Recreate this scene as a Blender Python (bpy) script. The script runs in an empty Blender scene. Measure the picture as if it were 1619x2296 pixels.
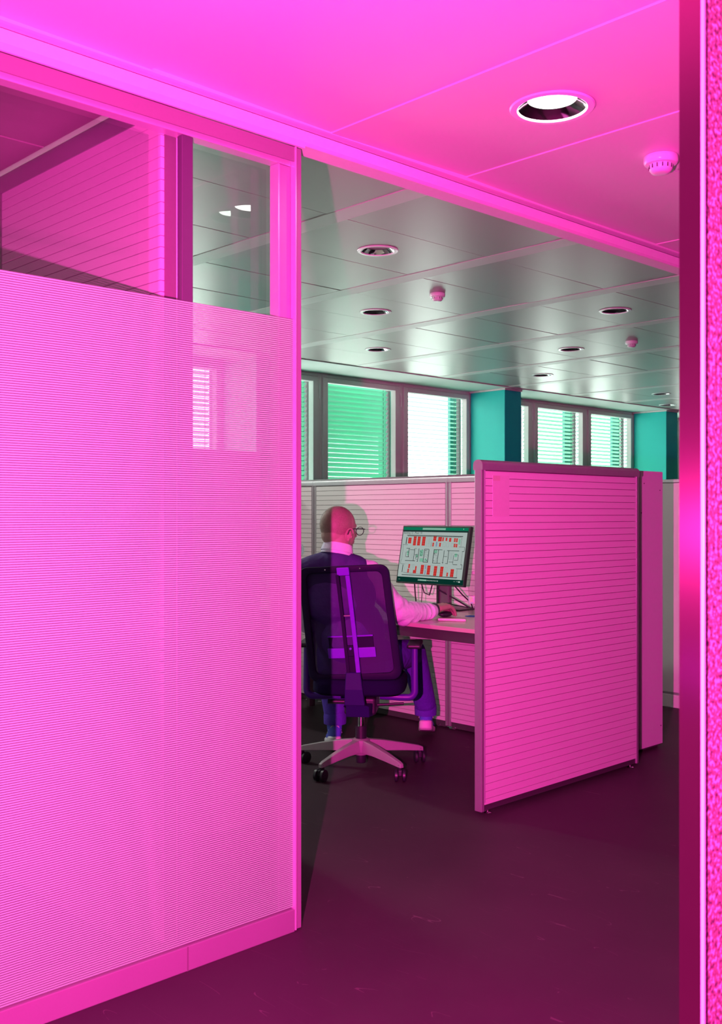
import bpy, bmesh, math, random
from mathutils import Vector, Matrix, Euler
random.seed(7)
R_ = math.radians
sc = bpy.context.scene
col = sc.collection

# ---------------------------------------------------------------- camera
FPX = 2298.0
YAW = 46.2            # camera heading in the floor plane, degrees from +X
EYE = 1.30
cam_d = bpy.data.cameras.new('camera')
cam = bpy.data.objects.new('camera', cam_d); col.objects.link(cam)
cam.location = (0, 0, EYE)
cam.rotation_euler = (R_(90), 0, R_(YAW - 90))
cam_d.sensor_fit = 'VERTICAL'; cam_d.sensor_height = 24; cam_d.sensor_width = 24
cam_d.lens = 24 * FPX / 2296
cam_d.shift_y = 2 / 2296
cam_d.clip_start = 0.05; cam_d.clip_end = 200
cam_d.dof.use_dof = True; cam_d.dof.focus_distance = 5.0; cam_d.dof.aperture_fstop = 5.6
sc.camera = cam

# ---------------------------------------------------------------- world, exposure
w = bpy.data.worlds.new('world'); sc.world = w; w.use_nodes = True
bg = w.node_tree.nodes['Background']
bg.inputs['Color'].default_value = (0.93, 1.0, 0.95, 1); bg.inputs['Strength'].default_value = 6.5
sc.view_settings.view_transform = 'Standard'; sc.view_settings.look = 'None'
sc.view_settings.gamma = 1; sc.view_settings.use_curve_mapping = False
sc.view_settings.exposure = 0.0
sc.cycles.max_bounces = 8; sc.cycles.diffuse_bounces = 4; sc.cycles.glossy_bounces = 4
sc.cycles.transparent_max_bounces = 24; sc.cycles.transmission_bounces = 6
sc.cycles.sample_clamp_indirect = 4.0
sc.cycles.caustics_reflective = False; sc.cycles.caustics_refractive = False

# ---------------------------------------------------------------- lights
def lamp(name, kind, loc, energy, color, **kw):
    l = bpy.data.lights.new(name, kind); l.energy = energy; l.color = color
    o = bpy.data.objects.new(name, l); col.objects.link(o); o.location = loc
    for k, v in kw.items():
        if k == 'rot': o.rotation_euler = v
        else: setattr(l, k, v)
    return o
# the photographer's gelled flash, left of the camera
fl = lamp('gelled_flash', 'SPOT', (0.03, 0.40, 1.25), 1400, (1.0, 0.040, 0.47), shadow_soft_size=0.012, spot_size=R_(150), spot_blend=1.0)
fl.rotation_euler = (Vector((3.2, 2.9, 1.15)) - Vector((0.03, 0.40, 1.25))).to_track_quat('-Z', 'Y').to_euler()
# second, weaker violet-gelled flash close to the glass wall, out of frame to the left
lamp('violet_flash', 'POINT', (-0.75, 1.15, 0.75), 10, (0.75, 0.03, 1.0), shadow_soft_size=0.05)
# one seen lamp, the rest unseen fill lamps added (fittings are built further down)
C1 = 2.504     # ceiling of the corridor side
C2 = 2.886     # ceiling of the office
FILL_BACK = [(3.05, 5.70), (3.05, 7.06)]  # unseen downlights added as white fill for the office
for (x, y) in FILL_BACK:
    lamp('lamp_and_fill_light', 'AREA', (x, y, C2 - 0.005), 26, (0.96, 1.0, 0.90), shape='DISK', size=0.16)
lamp('lamp_and_fill_light', 'AREA', (0.40, 4.40, 2.490), 7, (1.0, 1.0, 0.95), shape='DISK', size=0.14)  # unseen lamp added to brighten the slatted wall
lamp('lamp_and_fill_light', 'AREA', (2.514, 1.802, C1 + 0.018), 1.2, (1.0, 1.0, 0.95), shape='DISK', size=0.13)

# ---------------------------------------------------------------- materials
def mat(name, c, rough=0.5, metal=0.0, spec=0.5, noise=None, bump=None, **kw):
    m = bpy.data.materials.new(name); m.use_nodes = True
    nt = m.node_tree; b = nt.nodes['Principled BSDF']
    b.inputs['Base Color'].default_value = (*c, 1); b.inputs['Roughness'].default_value = rough
    b.inputs['Metallic'].default_value = metal; b.inputs['Specular IOR Level'].default_value = spec
    for k, v in kw.items(): b.inputs[k].default_value = v
    tc = nt.nodes.new('ShaderNodeTexCoord')
    sc_n, amt = noise or (40, 0.04)
    n = nt.nodes.new('ShaderNodeTexNoise'); n.inputs['Scale'].default_value = sc_n; n.inputs['Detail'].default_value = 4
    nt.links.new(tc.outputs['Object'], n.inputs['Vector'])
    mx = nt.nodes.new('ShaderNodeMix'); mx.data_type = 'RGBA'
    mx.inputs[6].default_value = (*[x * (1 - amt) for x in c], 1); mx.inputs[7].default_value = (*[min(1, x * (1 + amt)) for x in c], 1)
    nt.links.new(n.outputs['Fac'], mx.inputs[0]); nt.links.new(mx.outputs[2], b.inputs['Base Color'])
    if bump:
        s2, st, dist = bump
        n2 = nt.nodes.new('ShaderNodeTexNoise'); n2.inputs['Scale'].default_value = s2; n2.inputs['Detail'].default_value = 3
        nt.links.new(tc.outputs['Object'], n2.inputs['Vector'])
        bp = nt.nodes.new('ShaderNodeBump'); bp.inputs['Strength'].default_value = st; bp.inputs['Distance'].default_value = dist
        nt.links.new(n2.outputs['Fac'], bp.inputs['Height']); nt.links.new(bp.outputs[0], b.inputs['Normal'])
    return m
def emit(name, c, s=1.0):
    m = bpy.data.materials.new(name); m.use_nodes = True; nt = m.node_tree; nt.nodes.clear()
    e = nt.nodes.new('ShaderNodeEmission'); e.inputs[0].default_value = (*c, 1); e.inputs[1].default_value = s
    o = nt.nodes.new('ShaderNodeOutputMaterial'); nt.links.new(e.outputs[0], o.inputs[0]); return m
def glass(name, tint=(0.93, 0.95, 0.94), gloss=0.0):
    m = bpy.data.materials.new(name); m.use_nodes = True; nt = m.node_tree; nt.nodes.clear()
    t = nt.nodes.new('ShaderNodeBsdfTransparent'); t.inputs[0].default_value = (*tint, 1)
    g = nt.nodes.new('ShaderNodeBsdfGlossy'); g.inputs['Roughness'].default_value = gloss
    f = nt.nodes.new('ShaderNodeFresnel'); f.inputs[0].default_value = 1.45
    ge = nt.nodes.new('ShaderNodeNewGeometry'); fr = nt.nodes.new('ShaderNodeMath'); fr.operation = 'MULTIPLY'
    iv = nt.nodes.new('ShaderNodeMath'); iv.operation = 'SUBTRACT'; iv.inputs[0].default_value = 1.0; nt.links.new(ge.outputs['Backfacing'], iv.inputs[1])
    nt.links.new(f.outputs[0], fr.inputs[0]); nt.links.new(iv.outputs[0], fr.inputs[1])   # reflect at the outer faces only
    x = nt.nodes.new('ShaderNodeMixShader'); o = nt.nodes.new('ShaderNodeOutputMaterial')
    nt.links.new(fr.outputs[0], x.inputs[0]); nt.links.new(t.outputs[0], x.inputs[1]); nt.links.new(g.outputs[0], x.inputs[2])
    nt.links.new(x.outputs[0], o.inputs[0]); return m

M = {}
M['ceil_white'] = mat('painted_ceiling_panel', (0.70, 0.72, 0.66), 0.45, noise=(3, 0.02))
M['trim_white'] = mat('white_trim', (0.82, 0.82, 0.82), 0.35)
M['trim_gloss'] = mat('white_trim_gloss', (0.85, 0.85, 0.86), 0.25)
M['wall_white'] = mat('white_wall', (0.75, 0.75, 0.74), 0.7)
M['wall_dim'] = mat('wall_cut_bounce', (0.16, 0.16, 0.16), 0.8)  # unseen walls darkened to cut the pink bounce
M['screen_white'] = mat('lacquered_slat', (0.72, 0.71, 0.70), 0.45, noise=(2, 0.03))
M['groove'] = mat('groove_backing', (0.16, 0.14, 0.15), 0.7)
M['alu'] = mat('anodised_aluminium', (0.42, 0.42, 0.44), 0.33, 0.55, noise=(60, 0.05))
M['post_mid'] = mat('mid_grey_post', (0.36, 0.33, 0.38), 0.4)
M['mullion'] = mat('dark_grey_mullion', (0.085, 0.075, 0.10), 0.5)
M['rail_grey'] = mat('grey_lacquered_rail', (0.24, 0.22, 0.24), 0.4, noise=(5, .05))
M['alu_pale'] = mat('pale_aluminium', (0.62, 0.62, 0.65), 0.35, 0.35)
M['dark_rail'] = mat('dark_bottom_rail', (0.06, 0.055, 0.06), 0.5)
M['frame_grey'] = mat('window_frame_grey', (0.66, 0.60, 0.62), 0.5, 0.0)
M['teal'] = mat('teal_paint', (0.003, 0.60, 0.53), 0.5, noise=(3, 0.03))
M['cornice'] = mat('plaster', (0.75, 0.75, 0.74), 0.7)
M['black'] = mat('black_plastic', (0.02, 0.02, 0.03), 0.4)
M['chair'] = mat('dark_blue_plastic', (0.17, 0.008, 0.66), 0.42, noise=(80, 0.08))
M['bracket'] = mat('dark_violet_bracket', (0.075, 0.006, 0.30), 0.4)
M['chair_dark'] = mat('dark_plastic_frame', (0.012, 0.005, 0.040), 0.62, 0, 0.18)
M['seat_cloth'] = mat('dark_seat_cloth', (0.010, 0.004, 0.040), 0.95, 0, 0.1, bump=(500, 0.4, 0.002))
M['base_grey'] = mat('grey_cast_base', (0.36, 0.35, 0.36), 0.45, 0.2)
M['chrome'] = mat('chrome', (0.8, 0.8, 0.8), 0.12, 1.0)
M['reflector'] = mat('lamp_reflector', (0.75, 0.75, 0.78), 0.10, 1.0)
M['skin'] = mat('skin', (0.40, 0.25, 0.22), 0.55, noise=(60, 0.10), bump=(180, 0.2, 0.002))
M['skin'].node_tree.nodes['Principled BSDF'].inputs['Subsurface Weight'].default_value = 0.0
M['shirt'] = mat('pale_shirt_cloth', (0.74, 0.70, 0.88), 0.85, bump=(18, 0.55, 0.02))
M['vest'] = mat('navy_vest_cloth', (0.05, 0.014, 0.17), 0.75, bump=(14, 0.5, 0.02), noise=(30, 0.12))
M['jeans'] = mat('blue_denim', (0.095, 0.035, 0.44), 0.9, bump=(22, 0.5, 0.015), noise=(120, 0.2))
M['shoe_blue'] = mat('blue_trainer_upper', (0.10, 0.13, 0.70), 0.7)
M['shoe_white'] = mat('white_rubber', (0.8, 0.78, 0.82), 0.6)
M['desk'] = mat('pale_beige_laminate', (0.62, 0.56, 0.49), 0.28, noise=(8, 0.04))
M['desk_edge'] = mat('desk_edge_band', (0.60, 0.50, 0.45), 0.4)
M['bezel'] = mat('monitor_bezel', (0.012, 0.016, 0.016), 0.35)
M['cupboard'] = mat('cupboard_white', (0.66, 0.66, 0.68), 0.45)
M['blind'] = mat('pale_green_blind_slat', (0.24, 0.62, 0.44), 0.5)
M['blind2'] = mat('green_closed_blind_slat', (0.20, 0.66, 0.46), 0.5)
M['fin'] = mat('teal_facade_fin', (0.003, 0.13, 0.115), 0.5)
M['glass'] = glass('clear_glass')
M['glass_window'] = glass('window_glass', (0.95, 1.0, 0.98))

# office ceiling: satin lacquered metal
m = mat('satin_metal_tile', (0.42, 0.36, 0.365), 0.36, 0.22, noise=(1.2, 0.05)); M['tile'] = m
m = mat('satin_metal_strip', (0.62, 0.58, 0.58), 0.42, 0.10, noise=(1.2, 0.05)); M['strip'] = m

# floor: dark vinyl, scuffed
def floor_mat():
    m = bpy.data.materials.new('dark_scuffed_vinyl'); m.use_nodes = True; nt = m.node_tree; N = nt.nodes; L = nt.links
    b = N['Principled BSDF']; tc = N.new('ShaderNodeTexCoord')
    n = N.new('ShaderNodeTexNoise'); n.inputs['Scale'].default_value = 2.2; n.inputs['Detail'].default_value = 8
    L.new(tc.outputs['Object'], n.inputs['Vector'])
    cr = N.new('ShaderNodeValToRGB'); cr.color_ramp.elements[0].color = (0.040, 0.028, 0.036, 1); cr.color_ramp.elements[1].color = (0.062, 0.044, 0.052, 1)
    L.new(n.outputs['Fac'], cr.inputs[0])
    last = cr.outputs[0]
    for ang, s, th in ((0.5, 3.0, 0.0030), (1.7, 3.7, 0.0028), (2.6, 2.6, 0.0026)):
        mp = N.new('ShaderNodeMapping'); mp.inputs['Rotation'].default_value = (0, 0, ang); mp.inputs['Scale'].default_value = (s*3.2, s * 0.32, 1)
        L.new(tc.outputs['Object'], mp.inputs[0])
        w1 = N.new('ShaderNodeTexNoise'); w1.inputs['Scale'].default_value = 1.5; w1.inputs['Detail'].default_value = 0
        L.new(mp.outputs[0], w1.inputs['Vector'])
        sb = N.new('ShaderNodeMath'); sb.operation = 'SUBTRACT'; sb.inputs[1].default_value = 0.5; L.new(w1.outputs['Fac'], sb.inputs[0])
        ab = N.new('ShaderNodeMath'); ab.operation = 'ABSOLUTE'; L.new(sb.outputs[0], ab.inputs[0])
        lt = N.new('ShaderNodeMath'); lt.operation = 'LESS_THAN'; lt.inputs[1].default_value = th * 0.6; L.new(ab.outputs[0], lt.inputs[0])
        n3 = N.new('ShaderNodeTexNoise'); n3.inputs['Scale'].default_value = 4.0 + s; L.new(tc.outputs['Object'], n3.inputs['Vector'])
        gt = N.new('ShaderNodeMath'); gt.operation = 'GREATER_THAN'; gt.inputs[1].default_value = 0.60; L.new(n3.outputs['Fac'], gt.inputs[0])
        mu = N.new('ShaderNodeMath'); mu.operation = 'MULTIPLY'; L.new(lt.outputs[0], mu.inputs[0]); L.new(gt.outputs[0], mu.inputs[1])
        m2 = N.new('ShaderNodeMath'); m2.operation = 'MULTIPLY'; m2.inputs[1].default_value = 0.42; L.new(mu.outputs[0], m2.inputs[0])
        mx = N.new('ShaderNodeMix'); mx.data_type = 'RGBA'; mx.inputs[7].default_value = (0.17, 0.14, 0.14, 1)
        L.new(m2.outputs[0], mx.inputs[0]); L.new(last, mx.inputs[6]); last = mx.outputs[2]
    L.new(last, b.inputs['Base Color'])
    b.inputs['Roughness'].default_value = 0.5; b.inputs['Specular IOR Level'].default_value = 0.08
    return m
M['floor'] = floor_mat()

# ruled film on the glass: opaque green-tinted lines 6.2 mm apart with clearer gaps
def film_mat():
    m = bpy.data.materials.new('ruled_film_glare_tint'); m.use_nodes = True; nt = m.node_tree; N = nt.nodes; L = nt.links; N.clear()
    tc = N.new('ShaderNodeTexCoord'); sp = N.new('ShaderNodeSeparateXYZ'); L.new(tc.outputs['Object'], sp.inputs[0])
    d = N.new('ShaderNodeMath'); d.operation = 'DIVIDE'; d.inputs[1].default_value = 0.0062; L.new(sp.outputs[2], d.inputs[0])
    fr = N.new('ShaderNodeMath'); fr.operation = 'FRACT'; L.new(d.outputs[0], fr.inputs[0])
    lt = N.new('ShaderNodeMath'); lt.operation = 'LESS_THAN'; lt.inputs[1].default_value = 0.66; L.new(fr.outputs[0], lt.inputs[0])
    df = N.new('ShaderNodeBsdfDiffuse'); df.inputs[0].default_value = (0.34, 0.88, 0.42, 1)  # green instead of white: paints in the flash's washed-out highlight
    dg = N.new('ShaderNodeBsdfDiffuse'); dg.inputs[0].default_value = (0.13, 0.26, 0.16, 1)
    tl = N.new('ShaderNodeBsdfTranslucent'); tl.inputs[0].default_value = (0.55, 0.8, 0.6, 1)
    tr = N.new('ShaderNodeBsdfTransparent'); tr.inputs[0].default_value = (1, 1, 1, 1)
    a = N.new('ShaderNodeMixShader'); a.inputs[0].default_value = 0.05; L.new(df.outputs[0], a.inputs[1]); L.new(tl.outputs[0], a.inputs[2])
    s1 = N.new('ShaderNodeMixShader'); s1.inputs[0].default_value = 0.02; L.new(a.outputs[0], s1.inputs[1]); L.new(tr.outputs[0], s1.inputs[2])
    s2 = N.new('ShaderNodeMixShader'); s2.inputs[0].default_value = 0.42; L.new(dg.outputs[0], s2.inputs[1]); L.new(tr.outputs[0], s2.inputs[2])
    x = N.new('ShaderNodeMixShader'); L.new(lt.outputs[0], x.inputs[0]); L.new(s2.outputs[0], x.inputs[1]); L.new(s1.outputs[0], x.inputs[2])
    o = N.new('ShaderNodeOutputMaterial'); L.new(x.outputs[0], o.inputs[0]); return m
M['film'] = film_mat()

# woven chair mesh with fine holes
def mesh_mat():
    m = bpy.data.materials.new('woven_chair_mesh'); m.use_nodes = True; nt = m.node_tree; N = nt.nodes; L = nt.links
    b = N['Principled BSDF']; b.inputs['Base Color'].default_value = (0.024, 0.005, 0.10, 1); b.inputs['Roughness'].default_value = 0.6
    tc = N.new('ShaderNodeTexCoord'); sp = N.new('ShaderNodeSeparateXYZ'); L.new(tc.outputs['Object'], sp.inputs[0])
    def wave(op):
        a = N.new('ShaderNodeMath'); a.operation = op; L.new(sp.outputs[0], a.inputs[0]); L.new(sp.outputs[2], a.inputs[1])
        k = N.new('ShaderNodeMath'); k.operation = 'MULTIPLY'; k.inputs[1].default_value = 620; L.new(a.outputs[0], k.inputs[0])
        s = N.new('ShaderNodeMath'); s.operation = 'SINE'; L.new(k.outputs[0], s.inputs[0]); return s
    p, q = wave('ADD'), wave('SUBTRACT')
    mu = N.new('ShaderNodeMath'); mu.operation = 'MULTIPLY'; L.new(p.outputs[0], mu.inputs[0]); L.new(q.outputs[0], mu.inputs[1])
    gt = N.new('ShaderNodeMath'); gt.operation = 'GREATER_THAN'; gt.inputs[1].default_value = 0.74; L.new(mu.outputs[0], gt.inputs[0])
    tr = N.new('ShaderNodeBsdfTransparent'); x = N.new('ShaderNodeMixShader')
    L.new(gt.outputs[0], x.inputs[0]); L.new(b.outputs[0], x.inputs[1]); L.new(tr.outputs[0], x.inputs[2])
    L.new(x.outputs[0], N['Material Output'].inputs[0]); return m
M['mesh'] = mesh_mat()

def granite_mat():
    m = bpy.data.materials.new('speckled_granite'); m.use_nodes = True; nt = m.node_tree; N = nt.nodes; L = nt.links
    b = N['Principled BSDF']; tc = N.new('ShaderNodeTexCoord')
    v = N.new('ShaderNodeTexNoise'); v.inputs['Scale'].default_value = 135; v.inputs['Detail'].default_value = 2.5; v.inputs['Roughness'].default_value = 0.55
    L.new(tc.outputs['Object'], v.inputs['Vector'])
    cr = N.new('ShaderNodeValToRGB'); e = cr.color_ramp.elements
    e[0].position = 0.36; e[0].color = (0.10, 0.08, 0.10, 1); e[1].position = 0.60; e[1].color = (1.0, 1.0, 1.0, 1)
    k = e.new(0.44); k.color = (0.36, 0.22, 0.22, 1); k = e.new(0.54); k.color = (0.48, 0.38, 0.40, 1)
    L.new(v.outputs['Fac'], cr.inputs[0]); L.new(cr.outputs[0], b.inputs['Base Color']); b.inputs['Roughness'].default_value = 0.4
    return m
M['granite'] = granite_mat()

def brushed_mat():
    m = mat('brushed_steel_vertical', (0.24, 0.11, 0.16), 0.18, 0.93, noise=(12, 0.06))
    nt = m.node_tree; b = nt.nodes['Principled BSDF']
    b.inputs['Anisotropic'].default_value = 0.92; b.inputs['Anisotropic Rotation'].default_value = 0.0
    t = nt.nodes.new('ShaderNodeCombineXYZ'); t.inputs[1].default_value = 1.0
    nt.links.new(t.outputs[0], b.inputs['Tangent']); return m
M['brushed'] = brushed_mat()

def hair_mat():
    m = bpy.data.materials.new('cropped_hair'); m.use_nodes = True; nt = m.node_tree; N = nt.nodes; L = nt.links
    b = N['Principled BSDF']; b.inputs['Base Color'].default_value = (0.16, 0.11, 0.09, 1); b.inputs['Roughness'].default_value = 0.8
    tc = N.new('ShaderNodeTexCoord'); n = N.new('ShaderNodeTexNoise'); n.inputs['Scale'].default_value = 800; n.inputs['Detail'].default_value = 2
    L.new(tc.outputs['Object'], n.inputs['Vector'])
    gt = N.new('ShaderNodeMath'); gt.operation = 'GREATER_THAN'; gt.inputs[1].default_value = 0.56; L.new(n.outputs['Fac'], gt.inputs[0])
    tr = N.new('ShaderNodeBsdfTransparent'); x = N.new('ShaderNodeMixShader')
    L.new(gt.outputs[0], x.inputs[0]); L.new(tr.outputs[0], x.inputs[1]); L.new(b.outputs[0], x.inputs[2])
    L.new(x.outputs[0], N['Material Output'].inputs[0]); return m
M['hair'] = hair_mat()

# ---------------------------------------------------------------- mesh builder
class MB:
    def __init__(s): s.v = []; s.f = []; s.M = Matrix.Identity(4)
    def add(s, vs, fs):
        o = len(s.v); s.v += [tuple(s.M @ Vector(p)) for p in vs]; s.f += [tuple(i + o for i in q) for q in fs]; return s
    def box(s, x0, x1, y0, y1, z0, z1):
        return s.add([(x0,y0,z0),(x1,y0,z0),(x1,y1,z0),(x0,y1,z0),(x0,y0,z1),(x1,y0,z1),(x1,y1,z1),(x0,y1,z1)],
                     [(0,3,2,1),(4,5,6,7),(0,1,5,4),(1,2,6,5),(2,3,7,6),(3,0,4,7)])
    def cyl(s, p0, p1, r0, r1=None, n=24):
        return s.tube([p0, p1], [r0, r0 if r1 is None else r1], n)
    def tube(s, pts, r, n=12, closed=False, flat=None):
        pts = [Vector(p) for p in pts]; k = len(pts)
        rs = r if isinstance(r, (list, tuple)) else [r] * k
        vs = []; up = None
        for i, p in enumerate(pts):
            if closed: d = pts[(i + 1) % k] - pts[i - 1]
            else: d = pts[min(i + 1, k - 1)] - pts[max(i - 1, 0)]
            d.normalize()
            if up is None:
                up = Vector((0, 0, 1)) if abs(d.z) < 0.9 else Vector((1, 0, 0))
            a = d.cross(up).normalized(); b = a.cross(d).normalized(); up = b
            for j in range(n):
                t = 2 * math.pi * j / n
                vs.append(p + a * math.cos(t) * rs[i] + b * math.sin(t) * rs[i] * (flat or 1))
        fs = []
        for i in range(k if closed else k - 1):
            for j in range(n):
                i2 = (i + 1) % k
                fs.append((i*n + j, i*n + (j+1) % n, i2*n + (j+1) % n, i2*n + j))
        if not closed: fs.append(tuple(range(n))[::-1]); fs.append(tuple((k-1)*n + j for j in range(n)))
        return s.add([tuple(v) for v in vs], fs)
    def lathe(s, prof, c=(0,0,0), n=32, close=False):
        vs = []; fs = []
        for (r, z) in prof:
            for j in range(n):
                t = 2 * math.pi * j / n; vs.append((c[0] + r*math.cos(t), c[1] + r*math.sin(t), c[2] + z))
        for i in range(len(prof) - 1):
            for j in range(n): fs.append((i*n+j, i*n+(j+1) % n, (i+1)*n+(j+1) % n, (i+1)*n+j))
        if close: fs.append(tuple(range(n))[::-1]); fs.append(tuple((len(prof)-1)*n + j for j in range(n)))
        return s.add(vs, fs)
    def ball(s, c, r, n=20, rot=None):
        if not isinstance(r, (tuple, list)): r = (r, r, r)
        m = n // 2; vs = []; fs = []
        Q = rot.to_matrix() if rot else Matrix.Identity(3)
        for i in range(m + 1):
            a = math.pi * i / m
            for j in range(n):
                b = 2*math.pi*j/n
                p = Q @ Vector((r[0]*math.sin(a)*math.cos(b), r[1]*math.sin(a)*math.sin(b), r[2]*math.cos(a)))
                vs.append((c[0]+p.x, c[1]+p.y, c[2]+p.z))
        for i in range(m):
            for j in range(n): fs.append((i*n+j, (i+1)*n+j, (i+1)*n+(j+1) % n, i*n+(j+1) % n))
        return s.add(vs, fs)
    def limb(s, pts, n=18):
        for i in range(len(pts)):
            s.ball(pts[i][:3], pts[i][3], n)
            if i: s.cyl(pts[i-1][:3], pts[i][:3], pts[i-1][3], pts[i][3], n)
        return s
    def prism(s, poly, a0, a1, axis='x'):
        n = len(poly)
        f = {'x': lambda a, p: (a, p[0], p[1]), 'y': lambda a, p: (p[0], a, p[1]), 'z': lambda a, p: (p[0], p[1], a)}[axis]
        return s.add([f(a0, p) for p in poly] + [f(a1, p) for p in poly],
                     [tuple(range(n))[::-1], tuple(range(n, 2*n))] + [(i, (i+1) % n, n+(i+1) % n, n+i) for i in range(n)])
    def build(s, name, m, parent=None, bevel=0, seg=2, smooth=False, loc=None, remesh=None, subd=0):
        me = bpy.data.meshes.new(name); me.from_pydata(s.v, [], s.f); me.validate()
        bm = bmesh.new(); bm.from_mesh(me)
        if bevel or smooth: bmesh.ops.remove_doubles(bm, verts=bm.verts, dist=1e-6)
        if not remesh: bmesh.ops.recalc_face_normals(bm, faces=bm.faces)
        if bevel:
            es = [e for e in bm.edges if len(e.link_faces) == 2 and e.calc_face_angle(0) > 0.5]
            bmesh.ops.bevel(bm, geom=es, offset=bevel, segments=seg, profile=0.5, affect='EDGES', clamp_overlap=True)
        if smooth:
            for f in bm.faces: f.smooth = True
            for e in bm.edges:
                if len(e.link_faces) == 2 and e.calc_face_angle(0) > 0.7: e.smooth = False
        bm.to_mesh(me); bm.free()
        me.materials.append(m)
        o = bpy.data.objects.new(name, me); col.objects.link(o)
        if parent: o.parent = parent
        if loc: o.location = loc
        if remesh:
            r = o.modifiers.new('r', 'REMESH'); r.mode = 'VOXEL'; r.voxel_size = remesh; r.use_smooth_shade = True
            q = o.modifiers.new('s', 'SMOOTH'); q.factor = 0.5; q.iterations = 6
        if subd:
            q = o.modifiers.new('d', 'SUBSURF'); q.levels = subd; q.render_levels = subd
        return o
def empty(name, loc=(0,0,0), rz=0):
    o = bpy.data.objects.new(name, None); o.empty_display_size = 0.1; col.objects.link(o)
    o.location = loc; o.rotation_euler = (0, 0, rz); return o
def tag(o, label=None, cat=None, group=None, kind=None):
    if label: o['label'] = label
    if cat: o['category'] = cat
    if group: o['group'] = group
    if kind: o['kind'] = kind
    return o
def struct(o, label=None): return tag(o, label, None, None, 'structure')
def share(o, loc=None, parent=None, name=None):
    c = o.copy(); col.objects.link(c)
    if loc is not None: c.location = loc
    if parent: c.parent = parent
    return c

# ================================================================= ROOM SHELL
XR = 17.0; XL = -2.5; YN = -1.6; YW = 8.66
YG = 2.45                     # plane of the glass wall and of the bulkhead
struct(MB().box(XL, XR, YN, YW + .3, -0.05, 0).build('floor', M['floor']), 'dark scuffed vinyl floor running through both rooms')
struct(MB().box(XL - .1, XL, YN, YW + .3, 0, 3.1).build('wall_left', M['wall_dim']), 'plain wall, darkened against bounce, far left outside the frame')
struct(MB().box(XR, XR + .1, YN, YW + .3, 0, 3.1).build('wall_right', M['wall_dim']), 'plain end wall, darkened against bounce, far right of the office')
struct(MB().box(XL, XR, YN - .1, YN, 0, 3.1).build('wall_front', M['wall_dim']), 'wall, darkened against bounce, behind the camera')

# ---- corridor ceiling: long panels, 66 cm wide, running away from the camera
ceil1 = struct(MB().box(XL, XR, YN, 2.44, C1 + .14, C1 + .2).build('ceiling', M['ceil_white']), 'white panelled ceiling over the near side of the glass wall')
NL = (2.514, 1.802)
def plate_hole(mb, x0, x1, y0, y1, z0, z1, cx, cy, r, n=40):
    angs = [2*math.pi*i/n for i in range(n)] + [math.atan2(y-cy, x-cx) % (2*math.pi) for x in (x0, x1) for y in (y0, y1)]
    angs = sorted(set(angs)); k = len(angs); outer = []; inner = []
    for a in angs:
        c, s = math.cos(a), math.sin(a); t = 1e9
        if c > 1e-9: t = min(t, (x1-cx)/c)
        if c < -1e-9: t = min(t, (x0-cx)/c)
        if s > 1e-9: t = min(t, (y1-cy)/s)
        if s < -1e-9: t = min(t, (y0-cy)/s)
        outer.append((cx+c*t, cy+s*t)); inner.append((cx+c*r, cy+s*r))
    vs = [(*p, z0) for p in outer] + [(*p, z0) for p in inner] + [(*p, z1) for p in outer] + [(*p, z1) for p in inner]
    fs = []
    for i in range(k):
        j = (i+1) % k
        fs += [(i, j, k+j, k+i), (2*k+i, 3*k+i, 3*k+j, 2*k+j), (i, 2*k+i, 2*k+j, j), (k+i, k+j, 3*k+j, 3*k+i)]
    mb.add(vs, fs)
PW = 0.655
tilts = {1: 0.0, 2: -0.6, 3: 2.2, 4: -1.2, 5: 0.8}
shared = None
i0 = -6
for i in range(i0, 23):
    x0 = 1.515 - PW + (i - 0) * PW
    x0 = 0.86 + (i) * PW
    if x0 + PW < XL or x0 > XR: continue
    xc = x0 + PW / 2
    if x0 < NL[0] < x0 + PW:
        b = MB(); plate_hole(b, -PW/2 + .001, PW/2 - .001, YN, 2.408, 0, .02, NL[0]-xc, NL[1], .104)
        o = b.build('ceiling_panel', M['ceil_white'], ceil1, loc=(xc, 0, C1))
        o.rotation_euler = (0, R_(-1.2), 0)
    else:
        if shared is None:
            shared = MB().box(-PW/2 + .001, PW/2 - .001, YN, 2.408, 0, .02).build('ceiling_panel', M['ceil_white'], ceil1, bevel=.0015, seg=1)
            o = shared
        else: o = share(shared, parent=ceil1)
        o.location = (xc, 0, C1)
        o.rotation_euler = (0, R_({0: .5, 1: .6, 3: .6, 4: -.3, 5: -.2}.get(i, 0.2*((i % 3)-1))), 0)
# ---- bulkhead over the glass wall and the opening
blk = empty('trim_1', (0, 0, 0)); struct(blk, 'pale boxed bulkhead running over glass wall and opening')
MB().prism([(2.398, C1 + .02), (2.398, C1 - .008), (2.434, C1 - .008), (2.434, C1 + .02)], XL, XR).build('shadow_strip', M['trim_white'], blk)
MB().prism([(2.420, 2.487), (2.4315, 2.4585), (2.438, 2.4585), (2.438, 2.487)], XL, XR).build('sloping_lip', M['trim_gloss'], blk)
MB().prism([(2.430, 2.458), (2.430, 2.449), (2.433, 2.446), (2.505, 2.446), (2.505, 2.458)], 2.090, XR).build('lower_band', M['cornice'], blk)
MB().prism([(2.430, 2.458), (2.430, 2.438), (2.438, 2.438), (2.438, 2.458)], XL, 2.089).build('lower_band', M['cornice'], blk)
MB().box(XL, XR, 2.4385, 2.499, 2.4585, C2 + .1).build('upper_board', M['wall_white'], blk)

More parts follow.
